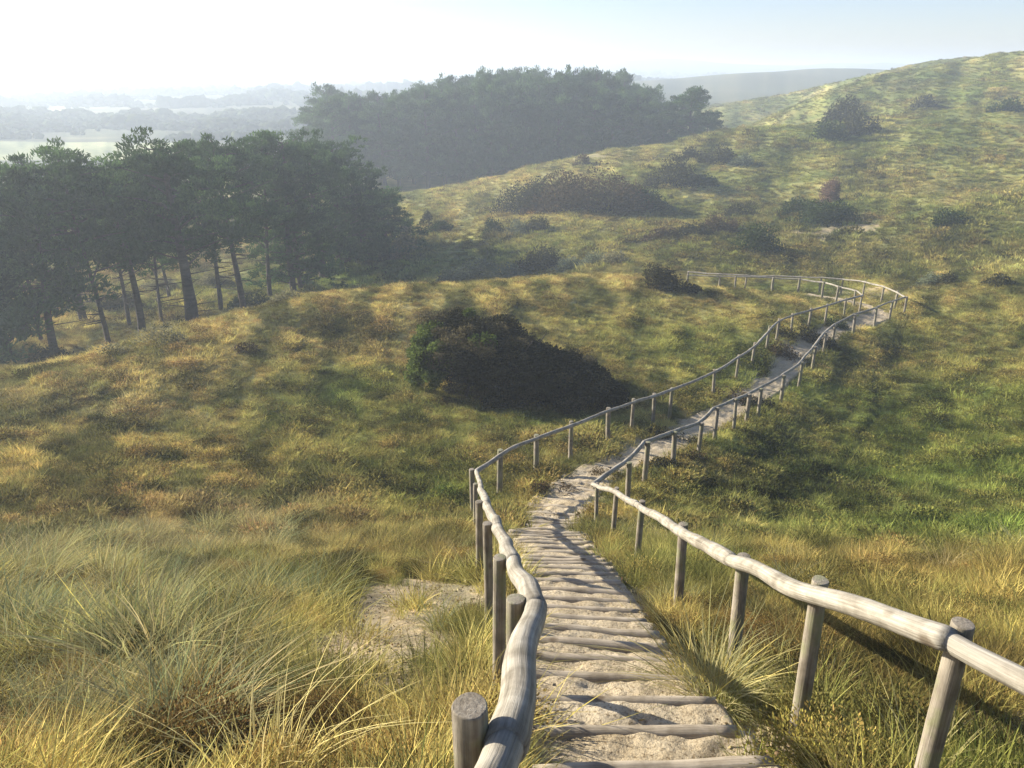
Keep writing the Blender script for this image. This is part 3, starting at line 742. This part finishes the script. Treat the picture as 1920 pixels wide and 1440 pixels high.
# the large wind-shaped thorn bush ------------------------------------------------
def big_bush():
    g = np.random.default_rng(77)
    pL = hit(770, 758); pR = hit(1150, 715); cx, cy = (pL[0] + pR[0]) / 2 - .1, 22.2
    wm, dm = 6.05, 4.2
    base = gz(cx, cy)
    root = empty('thorn_bush', (cx, cy, base)); tag(root, 'large dark wind shaped thorn bush on the meadow left of the path, sloping down rightwards', 'bush')
    tp = [-1, -.93, -.8, -.62, -.3, 0, .3, .6, .85, 1]; hp = [.75, 1.5, 2.0, 2.25, 2.2, 1.9, 1.5, 1.1, .7, .25]
    nc_ = 620
    t = g.uniform(-1, 1, nc_ * 3); w2 = g.uniform(-1, 1, nc_ * 3)
    inside = (w2 ** 2 + (np.clip(np.abs(t) - .3, 0, 1) / .75) ** 2.4) < 1
    t = t[inside][:nc_]; w2 = w2[inside][:nc_]
    env = np.interp(t, tp, hp) * np.sqrt(np.clip(1 - .80 * w2 ** 2, .05, 1)) * (1 + .16 * g.normal(size=len(t)).clip(-1.5, 1.5) * .7)
    f = g.random(len(t)) ** .45
    cx_ = np.stack([t * wm / 2, w2 * dm / 2, env * f], 1)
    fol = []; fd = []; gr = []; gd = []; tw = []; td = []
    for k in range(len(t)):
        rc = g.uniform(.14, .36); m = int(700 * (rc / .3) ** 2)
        q_ = g.normal(size=(m, 3)); q_ /= np.linalg.norm(q_, axis=1)[:, None]; q_ *= (g.random(m) ** .5)[:, None]
        str_ = np.array([1.35, 1.0, .8]) * rc
        pp = cx_[k] + q_ * str_ + np.outer(q_[:, 0], [0, 0, .12]) * rc
        dd_ = q_ * .7 + np.array([.5, 0, .4])
        if t[k] < -.72 + .18 * g.normal(): gr.append(pp); gd.append(dd_)  # left end gets lighter green leaves, its sunlit side painted in the colour
        elif g.random() < (.38 if t[k] < .1 else .1): tw.append(pp); td.append(dd_)
        else: fol.append(pp); fd.append(dd_)
    fol = np.concatenate(fol); fd = np.concatenate(fd); gr = np.concatenate(gr); gd = np.concatenate(gd); tw = np.concatenate(tw); td = np.concatenate(td)
    for arr in (fol, gr, tw):
        arr[:, 2] = np.maximum(arr[:, 2], .02) + (H(cx + arr[:, 0], cy + arr[:, 1]) - base) - .05
    leaf_obj('foliage', fol, .075, LM['hawthorn'], root, dirs=fd, aspect=.5, seed=1, spread=.8)
    leaf_obj('dry_foliage', tw, .075, leafmat('dry', (.12, .10, .055), .25), root, dirs=td, aspect=.4, seed=3, spread=.8)
    leaf_obj('lit_green_foliage', gr, .09, LM['hawthorn_green'], root, dirs=gd, aspect=.55, seed=2, spread=.9)
    parts = []
    rr = random.Random(4)
    for k in range(16):
        t0 = rr.uniform(-.6, .3); w0 = rr.uniform(-.6, .6); h = np.interp(t0 + .3, tp, hp) * rr.uniform(.85, 1.12)
        x0 = t0 * wm / 2; y0 = w0 * dm / 2; g0 = gz(cx + x0, cy + y0) - base
        x1 = x0 + rr.uniform(.2, 1.1); y1 = y0 + rr.uniform(-.4, .2)
        parts.append(tube([(x0, y0, g0 - .1), ((x0 + x1) / 2 - .1, y0, g0 + h * .5), (x1, y1, g0 + h * .97)], [.05, .03, .012], 6, cap=False))
    put('branch', join(parts), M['bark'], root)
big_bush()

BL = [  # u, v(base), width, height, material, label, extra
 (1250, 551, 3.5, 1.35, 'hawthorn', 'small dark wind shaped bush on the crest left of the far handrail', dict(shape='wind', leaf=.09, dm=2.0, dens=1.6)),
 (1100, 408, 12.5, 4.3, 'brown', 'largest rounded brown thicket on the middle dune before the wood', dict(leaf=.22, dm=8)),
 (985, 405, 7.0, 3.4, 'scrub', 'olive thicket joined to the left side of the large brown thicket', dict(leaf=.2)),
 (1200, 402, 5.5, 2.2, 'green', 'dark low end of the brown thicket, on its right side', dict(leaf=.2)),
 (925, 446, 1.9, 2.0, 'green', 'small upright dark bush, leftmost of those below the brown thicket', dict(leaf=.15)),
 (968, 447, 2.6, 1.4, 'greygreen', 'grey green bush in front of the brown thicket, between two darker ones', dict(leaf=.15)),
 (1003, 440, 3.0, 1.6, 'scrub', 'dark olive bush at the foot of the brown thicket', dict(leaf=.15)),
 (822, 440, 3.4, 1.1, 'green', 'low dark bush on the pale slope right of the near grove', dict(leaf=.15)),
 (800, 425, 1.4, 1.6, 'scrub', 'little round bush above the low dark one on the pale slope', dict(leaf=.15)),
 (1262, 357, 6.0, 3.0, 'scrub', 'dark round thicket on the slope right of the large brown thicket', dict(leaf=.2)),
 (1318, 353, 3.6, 1.4, 'green', 'low dark bush attached to the right of the dark round thicket', dict(leaf=.2)),
 (1297, 303, 4.0, 1.8, 'scrub', 'olive bush above the dark round thicket, left of two others', dict(leaf=.22)),
 (1345, 312, 4.6, 2.2, 'scrub', 'olive bush above the dark round thicket, between two others', dict(leaf=.22)),
 (1395, 315, 3.6, 1.5, 'greygreen', 'grey green bush right of the olive bushes on the long slope', dict(leaf=.22)),
 (1090, 312, 1.9, 1.6, 'brown', 'small brown bush standing on the bare crest before the wood', dict(leaf=.2)),
 (1585, 222, 5.6, 3.6, 'scrub', 'round bush on the skyline slope with a long shadow to its right', dict(leaf=.3, Y=112)),
 (1553, 268, 4.8, 2.6, 'green', 'dark bush below and left of the round bush on the far slope', dict(leaf=.28)),
 (1605, 258, 5.6, 3.0, 'scrub', 'brownish bush just right of the dark one on the far slope', dict(leaf=.28)),
 (1728, 208, 4.4, 2.0, 'scrub', 'small bush high on the right hillside', dict(leaf=.3)),
 (1885, 215, 5.0, 2.0, 'green', 'dark bush high on the hillside near the right edge', dict(leaf=.3)),
 (1553, 386, 2.3, 3.3, 'pink', 'pinkish brown upright shrub rising above the dark hollow on the right', dict(shape='cone', leaf=.13, dm=2.2, dens=1.5)),
 (1540, 428, 6.0, 2.3, 'green', 'dark green thicket at the foot of the pinkish shrub', dict(leaf=.17)),
 (1500, 412, 4.0, 1.8, 'green', 'dark bush left of the thicket under the pinkish shrub', dict(leaf=.17)),
 (1415, 480, 3.8, 2.3, 'green', 'deep green bush in the hollow left of the sandy scar', dict(leaf=.15)),
 (1350, 440, 3.8, 1.6, 'brown', 'brown bush in the hollow, left of the deep green bush', dict(leaf=.16)),
 (1300, 450, 3.2, 1.3, 'scrub', 'olive brown bush at the left end of the hollow scrub', dict(leaf=.16)),
 (1385, 410, 3.6, 1.4, 'scrub', 'olive bush on the upper edge of the hollow', dict(leaf=.16)),
 (1240, 455, 3.2, 1.2, 'brown', 'low brown bush on the slope below the dark round thicket', dict(leaf=.16)),
 (1785, 428, 3.2, 1.5, 'green', 'dark bush alone on the right hillside above the path bend', dict(leaf=.15, shape='wind')),
 (1742, 538, 1.5, .95, 'greygreen', 'grey green bush behind the path bend, left one of a close pair', dict(leaf=.09)),
 (1778, 536, 1.3, .9, 'scrub', 'darker bush behind the path bend, right one of a close pair', dict(leaf=.09)),
 (1872, 540, 1.6, .75, 'scrub', 'low olive bush near the right edge, level with the path bend', dict(leaf=.09)),
 (848, 536, 2.6, 1.3, 'greygreen', 'grey green bush at the left end of the row behind the meadow crest', dict(leaf=.13, Y=54)),
 (895, 532, 3.2, 1.7, 'greygreen', 'grey green bush, second from the left behind the meadow crest', dict(leaf=.13, Y=55)),
 (945, 528, 3.0, 1.6, 'greygreen', 'wide grey green bush left of the dark topped bush behind the crest', dict(leaf=.13, Y=54)),
 (1010, 520, 3.8, 2.2, 'scrub', 'tallest dark topped bush in the row behind the meadow crest', dict(leaf=.14, Y=56)),
 (1065, 527, 2.8, 1.3, 'greygreen', 'grey green bush right of the dark topped bush behind the crest', dict(leaf=.13, Y=54)),
 (1110, 526, 2.6, 1.2, 'greygreen', 'small grey green bush near the right end of the row behind the crest', dict(leaf=.13, Y=53)),
 (1150, 524, 2.4, 1.2, 'pale', 'pale bush at the right end of the row behind the meadow crest', dict(leaf=.13, Y=52)),
 (305, 655, 1.7, .9, 'pale', 'pale shrub on the ridge in front of the pine trunks', dict(leaf=.08, dens=.8, Y=23.8)),
 (215, 678, 1.2, .5, 'pale', 'small pale shrub at the edge of the ridge below the slim pines', dict(leaf=.08, dens=.8, Y=23)),
 (465, 668, .95, .45, 'brown', 'little brown tussock alone on the golden ridge', dict(leaf=.06)),
 (130, 600, 3.2, 1.3, 'pale', 'pale sunlit shrub seen between the slim left trunks of the grove', dict(leaf=.12, Y=52)),
 (230, 590, 2.8, 1.5, 'scrub', 'olive undergrowth bush between the slim trunks of the grove', dict(leaf=.12, Y=50)),
 (305, 560, 3.4, 1.2, 'pale', 'pale sunlit shrub directly left of the thickest trunk', dict(leaf=.12, Y=56)),
 (405, 545, 3.2, 1.3, 'pale', 'pale sunlit shrub directly right of the thickest trunk', dict(leaf=.12, Y=58)),
 (330, 600, 2.2, .9, 'green', 'low green undergrowth at the foot of the thickest trunk', dict(leaf=.10, Y=42.5)),
 (470, 560, 3.0, 1.2, 'green', 'low dark undergrowth between the bare trunks and the dense right pines', dict(leaf=.12, Y=50)),
 (90, 650, 2.4, 1.0, 'scrub', 'olive undergrowth at the foot of the left pines', dict(leaf=.10, Y=36.5)),
 (530, 575, 1.4, .6, 'pale', 'pale shrub on the ridge crest beside the green hollow', dict(leaf=.09, Y=30)),
 (690, 500, 5.5, 2.2, 'green', 'dark bush under the right end of the pine grove', dict(leaf=.18, Y=66)),
 (757, 425, 2.2, 2.8, 'pale', 'pale leafy shrub against the right end of the grove', dict(leaf=.16, Y=66)),
 (1510, 622, 2.6, .85, 'hawthorn', 'dark low thicket beside the left handrail near the far bend', dict(leaf=.07, dm=1.6, Y=30.2)),
 (1475, 640, 1.5, .7, 'brown', 'brown clump left of the far stretch of sandy path', dict(leaf=.07, dm=1.0, Y=28.3)),
 (1570, 600, 1.4, .6, 'green', 'green clump beside the left handrail just before the bend', dict(leaf=.07, dm=.9, Y=33.2)),
 (1420, 745, 1.3, .55, 'hawthorn', 'dark clump under the left handrail at the start of the long straight', dict(leaf=.06, dm=.7, Y=22.8)),
 (1385, 720, 1.5, .6, 'brown', 'russet clump under the left handrail along the long straight', dict(leaf=.06, dm=.8, Y=23.2)),
 (1260, 790, 1.3, .55, 'hawthorn', 'dark clump between the handrails left of the pale path', dict(leaf=.05, dm=.7, Y=18.4)),
 (1130, 862, 1.0, .35, 'brown', 'russet clump inside the left handrail just past the stairs', dict(leaf=.04, dm=.5, Y=14.9)),
 (1040, 890, 1.1, .42, 'brown', 'rusty brown clump below the left handrail at the foot of the stairs', dict(leaf=.04, dm=.6, Y=13.6)),
 (1300, 845, .9, .4, 'brown', 'brown clump right of the path beside the right handrail past the stairs', dict(leaf=.04, dm=.5, Y=16.6)),
 (1245, 890, 1.1, .5, 'hawthorn', 'dark brown clump outside the right handrail at the foot of the stairs', dict(leaf=.045, dm=.7)),
 (835, 948, .9, .35, 'hawthorn_green', 'bright green plant just left of the handrail corner', dict(leaf=.045, dm=.7, name='shrub')),
 (1420, 1255, .55, .42, 'brown', 'reddish brown twiggy clump between the two middle posts of the right handrail', dict(leaf=.012, dm=.4, dens=.22, name='shrub')),
 (1530, 1290, .50, .35, 'scrub', 'dark twiggy shrub behind the leaning post on the right', dict(leaf=.012, dm=.4, dens=.22, name='shrub')),
]
for k, (u, v, wm, hm, mt, lab, ex) in enumerate(BL):
    bush(u, v, wm, hm, mt, lab, seed=100 + k, group=None, **ex)

# ------------------------------------------------------------------ grass: templates
TC = bpy.data.collections.new('grass_templates')
def tuft(name, nb, height, width, spread, bend, segs, mat, seed, rscale=.3):
    g = np.random.default_rng(seed); V = []; Fc = []; RR_ = []; TT = []; o = 0
    for k in range(nb):
        az = g.uniform(0, 6.283); r0 = spread * math.sqrt(g.random()); b = np.array([math.cos(az) * r0, math.sin(az) * r0, -.03])
        h = height * g.uniform(.45, 1.1); az2 = az + g.normal() * .9
        d = np.array([math.cos(az2), math.sin(az2), 0]); side = np.array([-d[1], d[0], 0]); tw = g.uniform(-.8, .8); side = side * math.cos(tw) + d * math.sin(tw)
        bd = bend * g.uniform(.2, 1.3); lean = g.uniform(.0, .45); w = width * g.uniform(.6, 1.3); rr = g.random()
        for s in range(segs + 1):
            t = s / segs; 
            p = b + d * (lean * h * t + bd * h * t * t) + np.array([0, 0, h * (t - .45 * bd * t * t)])
            ww = w * (1 - t) ** .6 * .5 + w * .04
            V.append(p - side * ww); V.append(p + side * ww); RR_ += [rr, rr]; TT += [t, t]
            if s < segs: Fc.append((o + 2 * s, o + 2 * s + 1, o + 2 * s + 3, o + 2 * s + 2))
        o += 2 * (segs + 1)
    ob = link_mesh(name, np.array(V), np.array(Fc), mat, attrs={'rr': ('FLOAT', RR_), 'tt': ('FLOAT', TT)}, coll=TC)
    return ob
def leafclump(name, nl, w, h, size, mat, seed):
    g = np.random.default_rng(seed); q_ = g.normal(size=(nl, 3)); q_ /= np.linalg.norm(q_, axis=1)[:, None]; q_ *= g.random(nl)[:, None] ** .4
    c = q_ * np.array([w / 2, w / 2, h / 2]) + np.array([0, 0, h * .4])
    V, Fc, rr, _ = leaves(c, size, dirs=q_ * .5 + np.array([0, 0, .5]), aspect=.5, seed=seed, spread=.8)
    tt = np.repeat(np.clip(c[:, 2] / h, 0, 1), 4)
    return link_mesh(name, V, Fc, mat, attrs={'rr': ('FLOAT', rr), 'tt': ('FLOAT', tt)}, coll=TC)
IDX = {}
def reg(kind, fn, k):
    for q_ in range(k):
        i_ = len(TC.objects); fn('template_%03d' % i_, q_ + i_ * 7); IDX.setdefault(kind, []).append(i_)
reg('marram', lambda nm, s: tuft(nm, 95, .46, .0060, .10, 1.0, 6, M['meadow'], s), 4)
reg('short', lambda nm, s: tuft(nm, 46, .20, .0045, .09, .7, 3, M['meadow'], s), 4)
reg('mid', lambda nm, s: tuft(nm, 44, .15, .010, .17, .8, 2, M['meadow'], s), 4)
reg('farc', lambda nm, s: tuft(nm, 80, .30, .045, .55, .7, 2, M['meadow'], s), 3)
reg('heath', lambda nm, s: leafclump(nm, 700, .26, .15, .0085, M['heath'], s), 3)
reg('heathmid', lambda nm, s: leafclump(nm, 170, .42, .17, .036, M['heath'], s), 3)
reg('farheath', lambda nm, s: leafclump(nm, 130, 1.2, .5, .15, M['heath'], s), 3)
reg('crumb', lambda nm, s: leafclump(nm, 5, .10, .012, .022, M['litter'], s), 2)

def scatter(name, x, y, kinds, smin, smax, label, colmul=None, tilt=.12, zoff=0.0, wind=True, colours=None, group=None):
    """kinds: list per point of a template index"""
    n_ = len(x); z = H(x, y) + zoff
    col, _ = ground_color(x, y, True)
    if colours is not None: col = colours
    if colmul is not None: col = col * colmul
    col = np.clip(col * rng.uniform(.6, 1.45, (n_, 1)) * rng.uniform(.92, 1.08, (n_, 3)), .01, .8)
    me = bpy.data.meshes.new(name); me.vertices.add(n_); me.vertices.foreach_set('co', np.stack([x, y, z], 1).astype(np.float32).ravel())
    for an, ty, arr in (('col', 'FLOAT_COLOR', np.c_[col, np.ones(n_)]), ('sc', 'FLOAT', rng.uniform(smin, smax, n_) * np.clip(1 + .7 * fbm(x / (.25 + .02 * np.hypot(x, y)), y / (.25 + .02 * np.hypot(x, y)), 401, 2), .75, 1.6)),
                        ('rot', 'FLOAT_VECTOR', np.stack([rng.normal(0, tilt, n_), rng.normal(0, tilt, n_) + (.16 if wind else 0), rng.uniform(0, 6.283, n_)], 1))):
        at = me.attributes.new(an, ty, 'POINT'); at.data.foreach_set('color' if ty == 'FLOAT_COLOR' else ('vector' if ty == 'FLOAT_VECTOR' else 'value'), arr.astype(np.float32).ravel())
    at = me.attributes.new('idx', 'INT', 'POINT'); at.data.foreach_set('value', np.asarray(kinds, np.int32))
    o = bpy.data.objects.new(name, me); C.objects.link(o)
    ng = scatter_tree(); md = o.modifiers.new('scatter', 'NODES'); md.node_group = ng
    tag(o, label, name.replace('_', ' '), group, 'stuff'); return o
_ng = None
def scatter_tree():
    global _ng
    if _ng: return _ng
    ng = bpy.data.node_groups.new('plant_scatter', 'GeometryNodeTree')
    ng.interface.new_socket('Geometry', in_out='INPUT', socket_type='NodeSocketGeometry'); ng.interface.new_socket('Geometry', in_out='OUTPUT', socket_type='NodeSocketGeometry')
    a = ng.nodes.new('NodeGroupInput'); b = ng.nodes.new('NodeGroupOutput'); iop = ng.nodes.new('GeometryNodeInstanceOnPoints')
    ci = ng.nodes.new('GeometryNodeCollectionInfo'); ci.inputs['Collection'].default_value = TC; ci.inputs['Separate Children'].default_value = True; ci.inputs['Reset Children'].default_value = True
    def na_(nm, ty):
        x_ = ng.nodes.new('GeometryNodeInputNamedAttribute'); x_.data_type = ty; x_.inputs['Name'].default_value = nm
        return x_.outputs['Attribute']
    e2r = ng.nodes.new('FunctionNodeEulerToRotation')
    L = ng.links.new
    L(a.outputs[0], iop.inputs['Points']); L(ci.outputs[0], iop.inputs['Instance']); iop.inputs['Pick Instance'].default_value = True
    L(na_('idx', 'INT'), iop.inputs['Instance Index']); L(na_('rot', 'FLOAT_VECTOR'), e2r.inputs[0]); L(e2r.outputs[0], iop.inputs['Rotation'])
    L(na_('sc', 'FLOAT'), iop.inputs['Scale']); L(iop.outputs[0], b.inputs[0])
    _ng = ng; return ng

def sector(n_, r0, r1, a0=-55, a1=55, p=1.0):
    """random points between two distances, denser near the camera (density ~ r^-(2-p)...)"""
    u_ = rng.random(n_)
    if abs(p) < 1e-6: r = r0 * (r1 / r0) ** u_
    else: r = (r0 ** p + u_ * (r1 ** p - r0 ** p)) ** (1 / p)
    a = np.radians(rng.uniform(a0, a1, n_)); return r * np.sin(a), r * np.cos(a), r
def pick(kind, n_): return rng.choice(IDX[kind], n_)
marram_zones = []
for (u, v, rx, ry, k) in [(250,1180,1.6,1.1,1.0),(60,1080,1.6,1.0,.9),(420,1250,.8,.5,.9),(330,1020,1.6,.9,.7),(130,1350,1.0,.5,.9),(560,1330,.3,.25,.8),(790,1430,.12,.12,.9),(600,1430,.2,.12,.6),
                          (1180,1120,.25,.6,.45),(1330,1310,.22,.35,.8),(1390,1250,.25,.3,.5),(500,960,1.5,.9,.4),(900,1440,.25,.3,.5),(1150,1010,.3,.7,.3),(-150,1200,2,1.4,.9),(1005,1400,.08,.3,.6),(1020,1290,.08,.2,.5),(1035,1190,.08,.2,.5),(1500,1210,.5,.4,.3)]:
    p = hit(u, v, 1.0); marram_zones.append((p[0], p[1], rx, ry, k))
def marram_mask(x, y):
    m = np.zeros(len(x)) + .02
    for (px, py, rx, ry, k) in marram_zones:
        q_ = ((x - px) / rx) ** 2 + ((y - py) / ry) ** 2; m = np.maximum(m, k * np.exp(-q_ * 1.1))
    return m
# short near grass
x, y, r = sector(52000, .9, 13, p=1.15); d, s, al = path_dist(x, y); _, snd = ground_color(x, y)
cl_ = fbm(x / .55, y / .55, 201, 3)
keep = (d > .50 + .16 * cl_) & (rng.random(len(x)) > snd * np.where(d > 1.0, .90 + .16 * (fbm(x / .3, y / .3, 241, 2) < .12), 1.02))
x, y = x[keep], y[keep]; kk = np.where(fbm(x / .4, y / .4, 203, 2) > .18, pick('heath', len(x)), pick('short', len(x)))
scatter('grass', x, y, kk, .55, 1.5, 'short straw and green grass covering the slope around the stairs')
# marram
x, y, r = sector(15000, 1.0, 12, p=1.3); d, s, al = path_dist(x, y)
_, snd = ground_color(x, y); mm = marram_mask(x, y) * (1 - np.clip(1.2 * snd, 0, 1) * (d > .9)); keep = (rng.random(len(x)) < mm * 1.0 * (fbm(x / .6, y / .6, 231, 2) > .10)) & (d > .54); x, y = x[keep], y[keep]
mc = np.where(rng.random((len(x), 1)) < .45, PALE * 1.15, np.where(rng.random((len(x), 1)) < .6, GREYG * 1.2, STRAW))
scatter('marram_grass', x, y, pick('marram', len(x)), .5, 1.1, 'tall pale arching dune grass tufts in the lower left foreground', colours=mc, tilt=.18)
# meadow
x, y, r = sector(210000, 11, 60, p=1.0); d, s, al = path_dist(x, y); _, snd = ground_color(x, y)
cl_ = fbm(x / 1.3, y / 1.3, 211, 3)
keep = (d > .46 + .12 * cl_) & (rng.random(len(x)) > np.where(d < 1.2, snd * .75, snd * .9)) & (rng.random(len(x)) < .92 + .4 * cl_); x, y, cl_ = x[keep], y[keep], cl_[keep]
kk = np.where(rng.random(len(x)) < .10 + .35 * fbm(x / .5, y / .5, 213, 2), pick('heathmid', len(x)), pick('mid', len(x)))
scatter('meadow_grass', x, y, kk, .55, 1.5, 'golden and green rough meadow over the middle ground')
# far dunes
x, y, r = sector(115000, 52, 260, -40, 46, p=.8); _, snd = ground_color(x, y)
keep = (rng.random(len(x)) > snd * .9) & ~((x / y < .12) & (y > 105)); x, y = x[keep], y[keep]
cl_ = fbm(x / 9, y / 9, 221, 3)
kk = np.where(rng.random(len(x)) < .03 + .3 * sstep(.15, .45, cl_), pick('farheath', len(x)), pick('farc', len(x)))
scatter('dune_grass', x, y, kk, .45, 1.1, 'rough grass and low scrub covering the farther dunes')
# litter on the steps
idx = rng.integers(8, int(np.searchsorted(CL[:, 1], 13)), 2600); w_ = rng.uniform(-.72, .72, 2600)
x = CL[idx, 0] + norm_r[idx, 0] * w_ + rng.normal(0, .05, 2600); y = CL[idx, 1] + norm_r[idx, 1] * w_ + rng.normal(0, .05, 2600)
x2, y2, r2 = sector(16000, 1.2, 9, -40, 40); _, snd = ground_color(x2, y2); d2, _a, _b = path_dist(x2, y2); k2 = (snd > .5) & (d2 > .6) & (rng.random(len(x2)) < .35)
x = np.r_[x, x2[k2]]; y = np.r_[y, y2[k2]]; d, s, al = path_dist(x, y)
lc = np.where(rng.random((len(x), 1)) < .5, np.array((.16, .11, .06)), np.array((.30, .24, .14)))
scatter('leaf_litter', x, y, pick('crumb', len(x)), .5, 1.5, 'dry leaves and twig crumbs lying on the sandy steps and bare sand', colours=lc, zoff=np.where(d < .55, .135, .012), tilt=.3, wind=False)
# plain: scrub belts and distant woods as one mass
def plain_wood():
    g = np.random.default_rng(31); cc = []; sz = []; bl = []
    belts = [(206, 262, -1.0, .06, 3, 1.0), (275, 300, -1.0, .10, 3.4, .8), (366, 440, -1.1, .12, 4, .8), (480, 600, -1.1, .15, 4.5, .9), (640, 800, -1.1, .2, 5, .8), (900, 1050, -1.1, .3, 5, .6),
             (620, 760, .15, .5, 2.5, 1.0)]
    for (y0, y1, t0, t1, h, k) in belts:
        m = int(1300 * k * (1 + (t1 - t0)))
        y = g.uniform(y0, y1, m); t = g.uniform(t0, t1, m); x = t * y
        nn = fbm(x / 28, y / 14, 301, 3); kp = nn > -.05 - .3 * (k - .6); x, y, nn = x[kp], y[kp], nn[kp]
        hh = h * np.clip(.5 + 1.3 * nn, .25, 1.3) * g.uniform(.7, 1.15, len(x)); z = H1(x, y)
        bl.append(np.stack([x, y, z + hh * .45, hh], 1))
        for q_ in range(26):
            a = g.normal(size=(len(x), 3)) * .42; w = hh * .8
            cc.append(np.stack([x + a[:, 0] * w, y + a[:, 1] * w, z + hh * np.clip(.5 + a[:, 2] * .6, .02, 1.05)], 1)); sz.append(hh * .12)
    cc = np.concatenate(cc); sz = np.concatenate(sz)
    V, Fc, rr, tt = leaves(cc, sz, aspect=.7, seed=3)
    bx = np.concatenate(bl); import bmesh
    bm = bmesh.new(); bmesh.ops.create_icosphere(bm, subdivisions=2, radius=1); iv = np.array([v.co[:] for v in bm.verts]); fi = np.array([[v.index for v in f.verts] for f in bm.faces]); bm.free()
    nv = len(iv); dsp = 1 + .22 * g.normal(size=(len(bx), nv))
    BV = (bx[:, None, :3] + iv[None] * dsp[:, :, None] * bx[:, None, 3:4] * np.array([.75, .75, .55])).reshape(-1, 3)
    BF = (fi[None] + (np.arange(len(bx)) * nv)[:, None, None]).reshape(-1, 3)
    BF4 = BF + len(V); Ft = np.concatenate([Fc[:, [0, 1, 2]], Fc[:, [0, 2, 3]], BF4])
    br = np.repeat(g.random(len(bx)), nv)
    V = np.concatenate([V, BV]); Fc = Ft; rr = np.r_[rr, br]; tt = np.r_[tt, np.full(len(BV), .4)]
    o = link_mesh('distant_woodland', V, Fc, LM['plain'], attrs={'rr': ('FLOAT', rr), 'tt': ('FLOAT', tt)})
    tag(o, 'faint belts of trees and scrub fading into the mist on the plain', 'woodland', None, 'stuff')
# leaves() takes a scalar or an array size
plain_wood()

# ------------------------------------------------------------------ haze
def haze():
    x0, x1, y0, y1, z0, z1 = -5200, 5200, -5200, 5200, -24.0, 13.0
    V = [(x0,y0,z0),(x1,y0,z0),(x1,y1,z0),(x0,y1,z0),(x0,y0,z1),(x1,y0,z1),(x1,y1,z1),(x0,y1,z1)]
    Fc = [(0,3,2,1),(4,5,6,7),(0,1,5,4),(1,2,6,5),(2,3,7,6),(3,0,4,7)]
    m, N = new_mat('morning_haze'); o = N.n('ShaderNodeOutputMaterial'); v = N.n('ShaderNodeVolumePrincipled')
    v.inputs['Color'].default_value = (.80, .90, 1.0, 1); v.inputs['Density'].default_value = HAZE_DENSITY; v.inputs['Anisotropy'].default_value = .3
    N.l(v.outputs[0], o.inputs['Volume'])
    ob = link_mesh('haze', V, Fc, m); tag(ob, 'pale morning haze over the plain and dunes', 'haze', None, 'stuff')
haze()
